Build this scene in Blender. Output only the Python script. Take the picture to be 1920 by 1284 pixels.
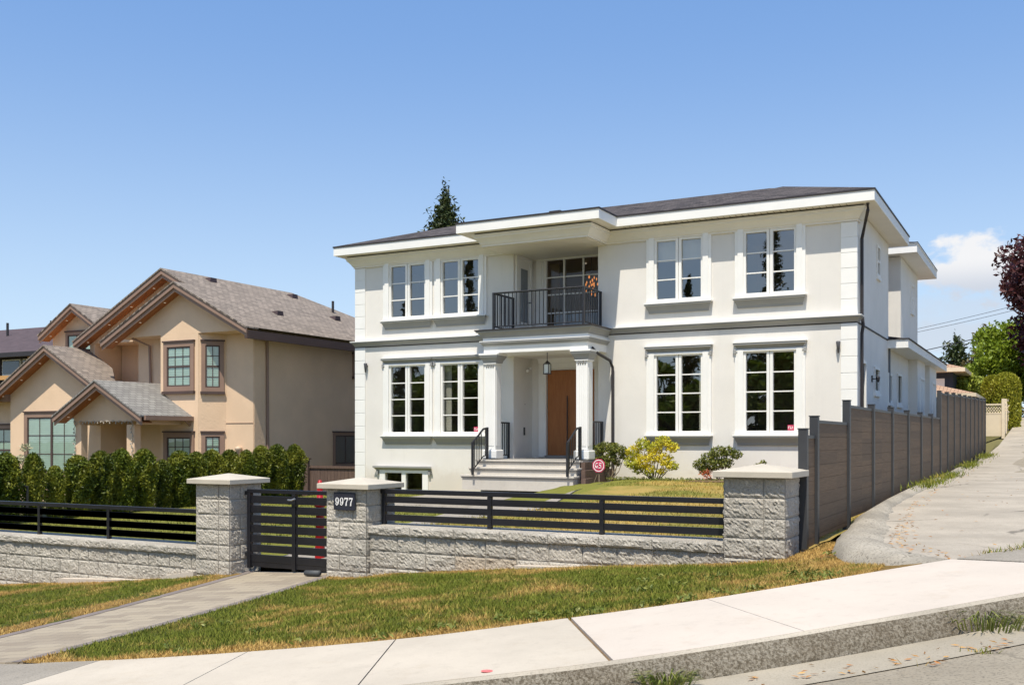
import bpy, math, random
import numpy as np
from mathutils import Vector, noise
random.seed(7); rng = np.random.default_rng(7)
SC = bpy.context.scene; COL = SC.collection
for o in list(bpy.data.objects): bpy.data.objects.remove(o)
R = math.radians

# ------------------------------------------------------------------ camera (z = 0 is the height of the lens; x runs along the facade, y into the lots)
cd = bpy.data.cameras.new('camera'); cam = bpy.data.objects.new('camera', cd); COL.objects.link(cam)
cd.sensor_width = 36; cd.lens = 35.8875; cd.shift_y = 0.09375; cd.clip_start = .1; cd.clip_end = 4000
cam.location = (0, 0, 0); cam.rotation_euler = (R(90), 0, R(27.94)); SC.camera = cam
SC.view_settings.view_transform = 'Standard'; SC.view_settings.look = 'None'
SC.view_settings.exposure = 0.17; SC.view_settings.gamma = 1.0
SC.cycles.max_bounces = 8; SC.cycles.transparent_max_bounces = 16

# ------------------------------------------------------------------ sun and sky
SUN = Vector((.087, -.459, 1)).normalized()
ld = bpy.data.lights.new('sun', 'SUN'); sun = bpy.data.objects.new('sun', ld); COL.objects.link(sun)
ld.energy = 5.0; ld.angle = R(.53); ld.color = (1, .925, .79)
sun.rotation_euler = (-SUN).to_track_quat('-Z', 'Y').to_euler(); sun.location = (0, -20, 40)
W = bpy.data.worlds.new('World'); SC.world = W; W.use_nodes = True
nt = W.node_tree; nt.nodes.clear()
def wn(t, **k):
    n = nt.nodes.new(t)
    for a, b in k.items(): setattr(n, a, b)
    return n
wo = wn('ShaderNodeOutputWorld'); bg = wn('ShaderNodeBackground'); sky = wn('ShaderNodeTexSky')
sky.sky_type = 'NISHITA'; sky.sun_disc = False; sky.sun_elevation = math.asin(SUN.z)
sky.sun_rotation = math.atan2(SUN.x, SUN.y); sky.air_density = 1.0; sky.dust_density = 0.3; sky.ozone_density = 2.2; sky.altitude = 100
bg.inputs[1].default_value = .09
tc = wn('ShaderNodeTexCoord')
def vmath(op, a, b=None, out=0):
    n = wn('ShaderNodeVectorMath', operation=op)
    for i, v in ((0, a), (1, b)):
        if v is None: continue
        if isinstance(v, tuple): n.inputs[i].default_value = v
        else: nt.links.new(v, n.inputs[i])
    return n.outputs[out]
def smath(op, a, b=None, c=None):
    n = wn('ShaderNodeMath', operation=op)
    for i, v in ((0, a), (1, b), (2, c)):
        if v is None: continue
        if isinstance(v, (int, float)): n.inputs[i].default_value = v
        else: nt.links.new(v, n.inputs[i])
    return n.outputs[0]
def ramp01(v, a, b):
    n = wn('ShaderNodeMapRange'); n.interpolation_type = 'SMOOTHSTEP'
    nt.links.new(v, n.inputs[0]); n.inputs[1].default_value = a; n.inputs[2].default_value = b
    return n.outputs[0]
def skydir(px, py):
    t = (px-960)/1914; v = Vector((-.4685+.8835*t, .8835+.4685*t, (822-py)/1914)); return v.normalized()
nz = wn('ShaderNodeTexNoise'); nz.inputs['Scale'].default_value = 26; nz.inputs['Detail'].default_value = 9; nz.inputs['Roughness'].default_value = .56
mp = wn('ShaderNodeMapping'); mp.inputs['Scale'].default_value = (1, 1, 1.5); nt.links.new(tc.outputs['Generated'], mp.inputs[0]); nt.links.new(mp.outputs[0], nz.inputs['Vector'])
def puff(px, py, rx, ry, s0=1.45, s1=.55):
    c = skydir(px, py); rt = Vector((c.y, -c.x, 0)).normalized(); up = rt.cross(c).normalized()
    d = vmath('SUBTRACT', tc.outputs['Generated'], tuple(c))
    a = smath('DIVIDE', vmath('DOT_PRODUCT', d, tuple(rt), 1), rx); b = smath('DIVIDE', vmath('DOT_PRODUCT', d, tuple(up), 1), ry)
    dep = vmath('DOT_PRODUCT', tc.outputs['Generated'], tuple(c), 1)
    r = smath('SQRT', smath('ADD', smath('MULTIPLY', a, a), smath('MULTIPLY', b, b)))
    r = smath('ADD', r, smath('MULTIPLY', smath('SUBTRACT', .5, nz.outputs['Fac']), 2.6))
    m = ramp01(r, s0, s1)
    return smath('MULTIPLY', m, ramp01(dep, .5, .8)), b
m1, b1 = puff(1842, 508, .052, .026, 1.25, .75); m2, b2 = puff(1760, 630, .08, .017, 1.35, .3); m3, b3 = puff(1900, 600, .10, .03, 1.6, .5)
nz2 = wn('ShaderNodeTexNoise'); nz2.inputs['Scale'].default_value = 5; nz2.inputs['Detail'].default_value = 7
nt.links.new(mp.outputs[0], nz2.inputs['Vector'])
sep = wn('ShaderNodeSeparateXYZ'); nt.links.new(tc.outputs['Generated'], sep.inputs[0])
back = smath('MULTIPLY', ramp01(nz2.outputs['Fac'], .42, .62), ramp01(sep.outputs['Y'], -.25, -.55))
mask = smath('MAXIMUM', smath('MAXIMUM', smath('MULTIPLY', m1, .93), smath('MULTIPLY', m2, .65)), smath('MAXIMUM', smath('MULTIPLY', m3, .45), smath('MULTIPLY', back, .42)))
hs = wn('ShaderNodeHueSaturation'); hs.inputs['Saturation'].default_value = 1.0; hs.inputs['Value'].default_value = 1.0
gm = wn('ShaderNodeGamma'); gm.inputs[1].default_value = .37; nt.links.new(sky.outputs[0], gm.inputs[0])
tn = wn('ShaderNodeMix', data_type='RGBA'); tn.blend_type = 'MULTIPLY'; tn.inputs[0].default_value = 1; nt.links.new(gm.outputs[0], tn.inputs[6]); gr_ = wn('ShaderNodeMix', data_type='RGBA'); sp_ = wn('ShaderNodeSeparateXYZ'); nt.links.new(tc.outputs['Generated'], sp_.inputs[0])
nt.links.new(ramp01(sp_.outputs['Z'], .06, .42), gr_.inputs[0]); gr_.inputs[6].default_value = (3.6, 4.2, 4.9, 1); gr_.inputs[7].default_value = (1.85, 2.9, 4.6, 1); nt.links.new(gr_.outputs[2], tn.inputs[7])
nt.links.new(tn.outputs[2], hs.inputs['Color'])
mx = wn('ShaderNodeMix', data_type='RGBA'); nt.links.new(mask, mx.inputs[0]); nt.links.new(hs.outputs[0], mx.inputs[6])
cc = wn('ShaderNodeMix', data_type='RGBA'); nt.links.new(ramp01(b1, -.7, .5), cc.inputs[0])
cc.inputs[6].default_value = (6.4, 6.8, 7.6, 1); cc.inputs[7].default_value = (9.3, 9.2, 9.2, 1)
nt.links.new(cc.outputs[2], mx.inputs[7])
nt.links.new(mx.outputs[2], bg.inputs[0]); nt.links.new(bg.outputs[0], wo.inputs[0])

# ------------------------------------------------------------------ materials
MATS = {}
class NB:
    def __init__(s, name):
        s.m = bpy.data.materials.new(name); s.m.use_nodes = True; s.t = s.m.node_tree
        s.b = s.t.nodes['Principled BSDF']; s.out = s.t.nodes['Material Output']; MATS[name] = s.m
        s.geo = s.t.nodes.new('ShaderNodeNewGeometry')
    def n(s, t, **k):
        x = s.t.nodes.new(t)
        for a, b in k.items():
            if a in ('data_type', 'operation', 'interpolation_type', 'blend_type', 'feature', 'musgrave_type', 'attribute_name', 'offset', 'squash'): setattr(x, a, b)
            else: s.set(x, a, b)
        return x
    def set(s, x, a, b):
        i = x.inputs[a.replace('_', ' ')] if isinstance(a, str) else x.inputs[a]
        if hasattr(b, 'is_output') or isinstance(b, bpy.types.NodeSocket): s.t.links.new(b, i)
        else: i.default_value = b
    def pos(s, sc=(1, 1, 1), rot=(0, 0, 0)):
        m = s.n('ShaderNodeMapping'); s.t.links.new(s.geo.outputs['Position'], m.inputs[0]); m.inputs['Scale'].default_value = sc; m.inputs['Rotation'].default_value = rot
        return m.outputs[0]
    def noise(s, scale, detail=4, rough=.55, vec=None):
        x = s.n('ShaderNodeTexNoise'); x.inputs['Scale'].default_value = scale; x.inputs['Detail'].default_value = detail; x.inputs['Roughness'].default_value = rough
        s.t.links.new(vec if vec else s.geo.outputs['Position'], x.inputs['Vector']); return x.outputs['Fac']
    def rng(s, v, a, b, c=0, d=1, smooth=True):
        x = s.n('ShaderNodeMapRange')
        if smooth: x.interpolation_type = 'SMOOTHSTEP'
        s.t.links.new(v, x.inputs[0])
        for i, q in enumerate((a, b, c, d)): x.inputs[i+1].default_value = q
        return x.outputs[0]
    def mix(s, f, a, b, blend='MIX'):
        x = s.n('ShaderNodeMix', data_type='RGBA'); x.blend_type = blend
        s.set(x, 0, f)
        for i, q in ((6, a), (7, b)): s.set(x, i, (q[0], q[1], q[2], 1) if isinstance(q, tuple) else q)
        return x.outputs[2]
    def mul(s, a, b):
        x = s.n('ShaderNodeMath'); x.operation = 'MULTIPLY'; s.set(x, 0, a); s.set(x, 1, b); return x.outputs[0]
    def bump(s, h, st=.3, d=.02):
        x = s.n('ShaderNodeBump'); x.inputs['Strength'].default_value = st; x.inputs['Distance'].default_value = d
        s.t.links.new(h, x.inputs['Height']); s.t.links.new(x.outputs[0], s.b.inputs['Normal'])
    def fin(s, col, rough=.7, spec=.4, metal=0):
        s.set(s.b, 'Base Color', (col[0], col[1], col[2], 1) if isinstance(col, tuple) else col)
        s.set(s.b, 'Roughness', rough); s.b.inputs['Specular IOR Level'].default_value = spec; s.b.inputs['Metallic'].default_value = metal
        return s.m
def simple(name, col, rough=.6, var=.12, vs=2.0, bump=0, bs=80, spec=.4, metal=0, fine=0, fs=90):
    k = NB(name); c2 = tuple(max(0, c*(1-var)) for c in col); c3 = tuple(min(1, c*(1+var*.6)) for c in col)
    c = k.mix(k.rng(k.noise(vs, 6, .6), .3, .7), c2, c3)
    if fine: c = k.mix(k.mul(k.rng(k.noise(fs, 3, .6), .45, .65), fine), c, tuple(x*.55 for x in col))
    if bump: k.bump(k.noise(bs, 4, .6), bump, .01)
    return k.fin(c, rough, spec, metal)
def shingle(name, c1, c2, mortar, axis, ang=0):
    k = NB(name)
    sp = k.n('ShaderNodeSeparateXYZ'); k.t.links.new(k.geo.outputs['Position'], sp.inputs[0]); cb = k.n('ShaderNodeCombineXYZ')
    u, v = ('Y', 'X') if axis == 'x' else ('X', 'Y')
    k.t.links.new(sp.outputs[u], cb.inputs[0]); k.t.links.new(sp.outputs[v], cb.inputs[1])
    wob = k.n('ShaderNodeVectorMath'); wob.operation = 'ADD'; k.t.links.new(cb.outputs[0], wob.inputs[0])
    nn = k.n('ShaderNodeTexNoise'); nn.inputs['Scale'].default_value = 1.7; k.t.links.new(k.geo.outputs['Position'], nn.inputs['Vector'])
    sc = k.n('ShaderNodeVectorMath'); sc.operation = 'SCALE'; k.t.links.new(nn.outputs['Color'], sc.inputs[0]); sc.inputs['Scale'].default_value = .05
    k.t.links.new(sc.outputs[0], wob.inputs[1])
    br = k.n('ShaderNodeTexBrick'); k.t.links.new(wob.outputs[0], br.inputs['Vector'])
    br.inputs['Scale'].default_value = 1; br.inputs['Brick Width'].default_value = .27; br.inputs['Row Height'].default_value = .145; br.inputs['Mortar Size'].default_value = .011
    br.inputs['Color1'].default_value = (*c1, 1); br.inputs['Color2'].default_value = (*c2, 1); br.inputs['Mortar'].default_value = (*mortar, 1); br.inputs['Bias'].default_value = 0
    c = k.mix(k.rng(k.noise(.8, 5), .35, .7), br.outputs['Color'], k.mix(.5, br.outputs['Color'], tuple(x*.7 for x in c1)))
    k.bump(br.outputs['Fac'], -.6, .02)
    return k.fin(c, .9, .2)
def stuccomat(name, c, base):
    k = NB(name); a = k.mix(k.rng(k.noise(.7, 6, .6), .3, .7), tuple(x*.95 for x in c), tuple(x*1.03 for x in c))
    a = k.mix(k.mul(k.rng(k.noise(1, 6, .65, k.pos((3.2, 3.2, .22))), .52, .78), .30), a, tuple(x*.80 for x in c))
    a = k.mix(k.mul(k.rng(k.noise(55, 3, .7), .5, .7), .25), a, tuple(x*.82 for x in c))
    sp = k.n('ShaderNodeSeparateXYZ'); k.t.links.new(k.geo.outputs['Position'], sp.inputs[0]); ad = k.n('ShaderNodeMath'); ad.operation = 'MULTIPLY_ADD'
    k.t.links.new(k.noise(4, 5), ad.inputs[0]); ad.inputs[1].default_value = .8; k.t.links.new(sp.outputs['Z'], ad.inputs[2])
    a = k.mix(k.mul(k.rng(ad.outputs[0], base+.75, base+.3), .45), a, tuple(x*q for x, q in zip(c, (.72, .66, .58))))
    k.bump(k.noise(60, 5, .7), .35, .012); return k.fin(a, .85, .2)
stucco = stuccomat('white_stucco', (.775, .745, .70), -1.15)
trimw = simple('white_trim', (.86, .85, .82), .5, .03, 1.5, 0, 50, .4)
cornm = simple('cream_trim', (.80, .76, .68), .55, .04, 1.5, 0, 50, .4)
grey_shade_m = simple('grey_trim_painted_shade', (.32, .32, .315), .6, .06, 2)  # grey with the shade of the overhanging moulding faces put into the colour
darkm = simple('black_metal', (.022, .022, .026), .38, .15, 3, 0, 50, .5)
fencem = simple('black_fence_paint', (.014, .014, .018), .33, .2, 3, 0, 50, .6, 0, .25, 60)
blackg = simple('dark_gutter', (.035, .03, .032), .5, .1, 3)
whouse_roof = shingle('brown_shingles', (.125, .108, .104), (.030, .026, .028), (.010, .009, .009), 'y')
nroof_x = shingle('grey_shingles', (.33, .275, .23), (.20, .168, .142), (.08, .068, .06), 'x')
nroof_y = shingle('grey_shingles_porch', (.30, .29, .27), (.21, .20, .19), (.09, .085, .08), 'x')
farroof = simple('dark_roof', (.085, .06, .065), .9, .25, 2, .3, 20)
tile = shingle('orange_roof_tiles', (.50, .33, .22), (.40, .25, .17), (.16, .10, .07), 'x')
beige = simple('beige_stucco', (.77, .565, .39), .9, .07, .8, .55, 38, .15)
beiger = simple('beige_rough_stucco', (.76, .555, .38), .9, .08, .8, 1.0, 14, .15)
brownt = simple('brown_trim', (.30, .195, .145), .6, .08, 2)
brownd = simple('dark_brown_trim', (.085, .055, .048), .6, .08, 2)
def woodmat(name, c1, c2, axis=(8, .6, 8), rough=.55):
    k = NB(name); v = k.pos(axis); return k.fin(k.mix(k.rng(k.noise(4, 6, .65, v), .3, .7), c1, c2), rough, .35)
cedar = woodmat('cedar_soffit', (.42, .16, .05), (.25, .085, .03), (.8, 6, .8))
doorm = woodmat('brown_door', (.40, .16, .055), (.33, .125, .042), (9, 9, .8), .4)
woodf = woodmat('weathered_wood', (.16, .105, .08), (.095, .062, .05), (9, 9, .6), .8)
woody = woodmat('yellow_lumber', (.62, .36, .14), (.5, .27, .10), (6, 6, .8), .8)
def planks(name):
    k = NB(name); sp = k.n('ShaderNodeSeparateXYZ'); k.t.links.new(k.geo.outputs['Position'], sp.inputs[0])
    fl = k.n('ShaderNodeMath'); fl.operation = 'MULTIPLY'; k.t.links.new(sp.outputs['Z'], fl.inputs[0]); fl.inputs[1].default_value = 1/.15
    f2 = k.n('ShaderNodeMath'); f2.operation = 'FLOOR'; k.t.links.new(fl.outputs[0], f2.inputs[0])
    yy = k.n('ShaderNodeMath'); yy.operation = 'MULTIPLY'; k.t.links.new(sp.outputs['Y'], yy.inputs[0]); yy.inputs[1].default_value = 1/1.78
    y2 = k.n('ShaderNodeMath'); y2.operation = 'FLOOR'; k.t.links.new(yy.outputs[0], y2.inputs[0])
    cb = k.n('ShaderNodeCombineXYZ'); k.t.links.new(f2.outputs[0], cb.inputs[0]); k.t.links.new(y2.outputs[0], cb.inputs[1])
    wh = k.n('ShaderNodeTexWhiteNoise'); k.t.links.new(cb.outputs[0], wh.inputs['Vector'])
    gr = k.noise(5, 6, .7, k.pos((1, .7, 22)))
    c = k.mix(k.rng(gr, .3, .7), (.13, .085, .05), (.20, .134, .082))
    c = k.mix(k.mul(wh.outputs['Value'], .55), c, (.10, .072, .049)); return k.fin(c, .75, .3)
plank = planks('composite_boards')
postm = simple('grey_aluminium', (.042, .043, .046), .45, .1, 4, 0, 50, .5)
def stonemat(name, c, rough=.95):
    k = NB(name); a = k.mix(k.rng(k.noise(1.6, 5), .3, .7), tuple(x*.86 for x in c), tuple(x*1.1 for x in c))
    a = k.mix(k.mul(k.rng(k.noise(70, 3), .5, .68), .55), a, tuple(x*.45 for x in c))
    a = k.mix(k.mul(k.rng(k.noise(28, 4), .55, .7), .4), a, tuple(min(1, x*1.5) for x in c))
    pit = k.n('ShaderNodeTexVoronoi'); pit.inputs['Scale'].default_value = 34; k.t.links.new(k.pos((1, 1, 1.7), (.4, .3, .5)), pit.inputs['Vector'])
    a = k.mix(k.mul(k.rng(pit.outputs['Distance'], .30, .06), k.rng(k.noise(13, 3), .42, .6)), a, tuple(x*.30 for x in c))
    k.bump(k.noise(45, 7, .75), 1.0, .035); return k.fin(a, rough, .2)
stone = stonemat('split_face_block', (.62, .57, .49))
stoneb = stonemat('tan_split_face_block', (.60, .51, .40))
mortar = stonemat('mortar', (.50, .46, .40))
capm = simple('cast_stone_cap', (.53, .475, .385), .8, .08, 3, .15, 90, .3, 0, .12, 120)
def concmat(name, c, var=.1, speck=.25, ss=160, bump=.2, crack=0):
    k = NB(name); a = k.mix(k.rng(k.noise(1.1, 7, .65), .3, .72), tuple(x*(1-var) for x in c), tuple(min(1, x*(1+var*.5)) for x in c))
    a = k.mix(k.mul(k.rng(k.noise(9, 5, .7), .52, .72), .30), a, tuple(x*.72 for x in c)); a = k.mix(k.mul(k.rng(k.noise(2.3, 8, .8), .54, .66), .28), a, tuple(x*q for x, q in zip(c, (.80, .74, .66))))
    a = k.mix(k.mul(k.rng(k.noise(ss, 2), .5, .68), speck), a, tuple(x*.5 for x in c))
    if crack:
        vo = k.n('ShaderNodeTexVoronoi', feature='DISTANCE_TO_EDGE'); vo.inputs['Scale'].default_value = crack; nn = k.n('ShaderNodeTexNoise'); nn.inputs['Scale'].default_value = 2.2; nn.inputs['Detail'].default_value = 6
        k.t.links.new(k.geo.outputs['Position'], nn.inputs['Vector']); ad = k.n('ShaderNodeVectorMath'); ad.operation = 'MULTIPLY_ADD'; k.t.links.new(nn.outputs['Color'], ad.inputs[0]); ad.inputs[1].default_value = (.5, .5, .5); k.t.links.new(k.geo.outputs['Position'], ad.inputs[2]); k.t.links.new(ad.outputs[0], vo.inputs['Vector'])
        a = k.mix(k.mul(k.rng(vo.outputs['Distance'], .012, .002), k.rng(k.noise(.7, 3), .42, .6)), a, tuple(x*.35 for x in c))
    k.bump(k.noise(ss*.7, 4, .7), bump, .01); return k.fin(a, .85, .25)
concw = concmat('new_concrete', (.565, .495, .42), .06, .12)
concg = concmat('grey_concrete', (.52, .46, .375), .1, .2)
concold = concmat('aggregate_concrete', (.33, .295, .245), .16, .6, 70, .6)
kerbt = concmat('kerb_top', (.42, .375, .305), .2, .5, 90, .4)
kerbm = concmat('stained_kerb', (.30, .255, .185), .45, .9, 75, 1.0)
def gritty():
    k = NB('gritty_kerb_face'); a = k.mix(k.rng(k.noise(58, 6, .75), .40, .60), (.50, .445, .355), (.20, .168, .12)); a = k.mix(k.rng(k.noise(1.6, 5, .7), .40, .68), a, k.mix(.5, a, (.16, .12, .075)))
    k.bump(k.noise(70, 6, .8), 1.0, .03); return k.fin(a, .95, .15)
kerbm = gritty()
gutm = concmat('gutter_pan', (.38, .335, .26), .15, .4, 90, .5)
asph = concmat('asphalt', (.34, .295, .225), .2, .8, 60, .9, .6)
lanem = concmat('lane_paving', (.42, .37, .30), .2, .45, 80, .5, .38)
bermm = concmat('asphalt_berm', (.38, .34, .275), .3, .95, 48, 1.0)
def paver():
    k = NB('concrete_pavers'); sp = k.pos((1, 1, 1), (0, 0, R(-11)))
    br = k.n('ShaderNodeTexBrick'); k.t.links.new(sp, br.inputs['Vector']); br.inputs['Scale'].default_value = 1
    br.inputs['Brick Width'].default_value = .3; br.inputs['Row Height'].default_value = .16; br.inputs['Mortar Size'].default_value = .004
    br.inputs['Color1'].default_value = (.37, .31, .225, 1); br.inputs['Color2'].default_value = (.20, .16, .12, 1); br.inputs['Mortar'].default_value = (.16, .14, .115, 1); br.inputs['Bias'].default_value = -.35
    a = k.mix(k.rng(k.noise(3, 6), .3, .7), br.outputs['Color'], k.mix(.2, br.outputs['Color'], (.36, .31, .25)))
    a = k.mix(k.mul(k.rng(k.noise(120, 2), .5, .65), .3), a, (.15, .13, .11)); k.bump(br.outputs['Fac'], -.4, .01); return k.fin(a, .85, .25)
paverm = paver()
pedge = concmat('paver_border', (.22, .185, .17), .15, .3, 110)
def turf(name, g1, g2, d1, d2, s=1.0):
    k = NB(name); at = k.n('ShaderNodeAttribute'); at.attribute_name = 'dry'
    nn = k.n('ShaderNodeMath'); nn.operation = 'ADD'; k.t.links.new(at.outputs['Fac'], nn.inputs[0]); k.t.links.new(k.rng(k.noise(1.3*s, 6, .7), .35, .7, -.25, .45), nn.inputs[1])
    rp = k.geo.outputs['Random Per Island']
    g = k.mix(rp, g1, g2); d = k.mix(rp, d1, d2)
    c = k.mix(k.rng(nn.outputs[0], .1, .75), g, d); k.fin(c, .8, .15); return k
tk = turf('grass_blades', (.085, .12, .012), (.235, .245, .04), (.42, .25, .07), (.58, .40, .14)); grassm = tk.m
tk = turf('turf_soil', (.10, .115, .018), (.10, .115, .018), (.32, .20, .065), (.32, .20, .065)); tk.bump(tk.noise(60, 5, .8), 1, .03); turfm = tk.m
tk = turf('lawn_blades', (.16, .17, .03), (.24, .23, .05), (.40, .28, .075), (.50, .36, .11), .5); lawnb = tk.m
tk = turf('lawn_soil', (.19, .19, .035), (.19, .19, .035), (.38, .27, .08), (.38, .27, .08), .5); tk.bump(tk.noise(40, 5, .8), .8, .03); lawnm = tk.m
soil = simple('dry_soil', (.21, .145, .085), .95, .3, 5, .9, 40, .1, 0, .4, 60)
earth = simple('earth', (.14, .13, .06), .95, .4, .15, .5, 4, .1)
def leaf(name, a, b, c=None, trans=.25, rough=.5, spec=.35, vary=0):
    k = NB(name); rp = k.geo.outputs['Random Per Island']; col = k.mix(rp, a, b)
    if vary: oi = k.n('ShaderNodeObjectInfo'); col = k.mix(k.mul(oi.outputs['Random'], vary), col, tuple(x*.45 for x in a))
    if c: col = k.mix(k.rng(k.noise(1.7, 3), .45, .62), col, c)
    k.fin(col, rough, spec)
    if trans:
        tr = k.n('ShaderNodeBsdfTranslucent'); k.t.links.new(col, tr.inputs[0]); ms = k.n('ShaderNodeMixShader'); ms.inputs[0].default_value = trans
        k.t.links.new(k.b.outputs[0], ms.inputs[1]); k.t.links.new(tr.outputs[0], ms.inputs[2]); k.t.links.new(ms.outputs[0], k.out.inputs[0])
    return k.m
cedarl = leaf('cedar_hedge_leaves', (.042, .074, .010), (.20, .245, .022), (.24, .25, .03), .28, .5, .35, .6)
conif = leaf('conifer_needles', (.028, .05, .014), (.075, .09, .028), None, .12)
conif2 = leaf('brown_conifer_needles', (.11, .09, .03), (.16, .13, .04), None, .12)
purple = leaf('purple_leaves', (.045, .012, .016), (.105, .035, .035), None, .15)
greenl = leaf('green_leaves', (.085, .14, .010), (.20, .27, .03), (.15, .22, .02), .3)
brightl = leaf('bright_green_leaves', (.13, .20, .012), (.30, .37, .03), (.20, .28, .02), .3)
limel = leaf('lime_leaves', (.22, .28, .03), (.36, .40, .06), None, .3)
hedgel = leaf('lime_hedge_leaves', (.25, .27, .02), (.42, .40, .045), None, .25)
yellowl = leaf('yellow_leaves', (.62, .50, .02), (.78, .68, .06), (.44, .46, .05), .25)
rhodo = leaf('rhododendron_leaves', (.10, .14, .025), (.27, .26, .05), None, .2)
rhodo2 = leaf('rhododendron_mixed_leaves', (.09, .13, .022), (.25, .25, .05), None, .2)
redl = leaf('red_flowers', (.55, .13, .06), (.65, .22, .10), None, .2)
weedl = leaf('weed_leaves', (.10, .15, .02), (.30, .30, .07), None, .25)
deadl = leaf('fallen_leaves', (.42, .17, .05), (.55, .33, .10), None, .1)
palel = leaf('pale_shrub_leaves', (.40, .40, .25), (.55, .55, .38), None, .2)
bark = simple('bark', (.13, .09, .06), .95, .3, 6, .8, 30)
barkl = simple('pale_bark', (.27, .21, .14), .9, .3, 6, .6, 30)
def glassmat(name, tint, refl, rcol=(1, 1, 1), graze=.9):
    k = NB(name); t = k.t; t.nodes.remove(k.b)
    tr = k.n('ShaderNodeBsdfTransparent'); tr.inputs[0].default_value = (*tint, 1)
    gl = k.n('ShaderNodeBsdfGlossy'); gl.inputs['Roughness'].default_value = .008; gl.inputs['Color'].default_value = (*rcol, 1)
    bn = k.n('ShaderNodeBump'); bn.inputs['Strength'].default_value = .06; bn.inputs['Distance'].default_value = .05; t.links.new(k.noise(.9, 2), bn.inputs['Height']); t.links.new(bn.outputs[0], gl.inputs['Normal'])
    fr = k.n('ShaderNodeLayerWeight'); fr.inputs[0].default_value = .5
    p5 = k.n('ShaderNodeMath'); p5.operation = 'POWER'; t.links.new(fr.outputs['Facing'], p5.inputs[0]); p5.inputs[1].default_value = 5
    a = k.n('ShaderNodeMath'); a.operation = 'MULTIPLY_ADD'; a.use_clamp = True; t.links.new(p5.outputs[0], a.inputs[0]); a.inputs[1].default_value = graze; a.inputs[2].default_value = refl+.04
    ms = k.n('ShaderNodeMixShader'); t.links.new(a.outputs[0], ms.inputs[0]); t.links.new(tr.outputs[0], ms.inputs[1]); t.links.new(gl.outputs[0], ms.inputs[2]); t.links.new(ms.outputs[0], k.out.inputs[0])
    return k.m
glass = glassmat('window_glass', (.72, .74, .70), .18)
glassn = glassmat('neighbour_glass', (.84, .90, .87), .07)
glass_side = glassmat('side_glass', (.75, .77, .75), .03, graze=.12)
glassb = glassmat('balcony_glass', (.93, .92, .9), .0)
def emit(name, col, st):
    k = NB(name); k.fin(col, .5); k.b.inputs['Emission Color'].default_value = (*col, 1); k.b.inputs['Emission Strength'].default_value = st; return k.m
amber = emit('amber_crystal', (1, .36, .08), .7)
lampm = emit('lit_lamp', (1, .9, .7), .25)
frost = simple('frosted_glass', (.75, .78, .75), .3, .05, 5)
roomw = simple('room_wall', (.42, .35, .26), .9, .05, 1)
roomf = woodmat('room_floor', (.22, .13, .07), (.16, .09, .05), (1, 6, 1), .4)
blind = simple('green_white_blinds', (.50, .60, .53), .6, .06, 3)
redp = simple('red_plastic', (.42, .012, .014), .4, .1, 5)
redp2 = simple('pink_red_sign', (.56, .05, .12), .4, .1, 20)
whitep = simple('white_paint', (.82, .80, .78), .5, .04, 4)
refb = simple('grey_reflective_band', (.35, .33, .3), .4, .1, 9)
navy = simple('navy_siding', (.025, .035, .055), .6, .15, 2)
plaque = simple('black_plaque', (.03, .032, .045), .35, .1, 5)
pinksp = simple('pink_spray_paint', (.75, .17, .16), .8, .2, 30)
paleblue = simple('pale_blue_fabric', (.5, .6, .72), .8, .1, 8)
creamv = simple('cream_vinyl', (.74, .62, .45), .5, .05, 3)
stepm = concmat('step_stone', (.58, .54, .48), .08, .15, 100)
stepdark = concmat('dark_stone_and_shade_line', (.30, .285, .265), .1, .2, 100)

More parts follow.
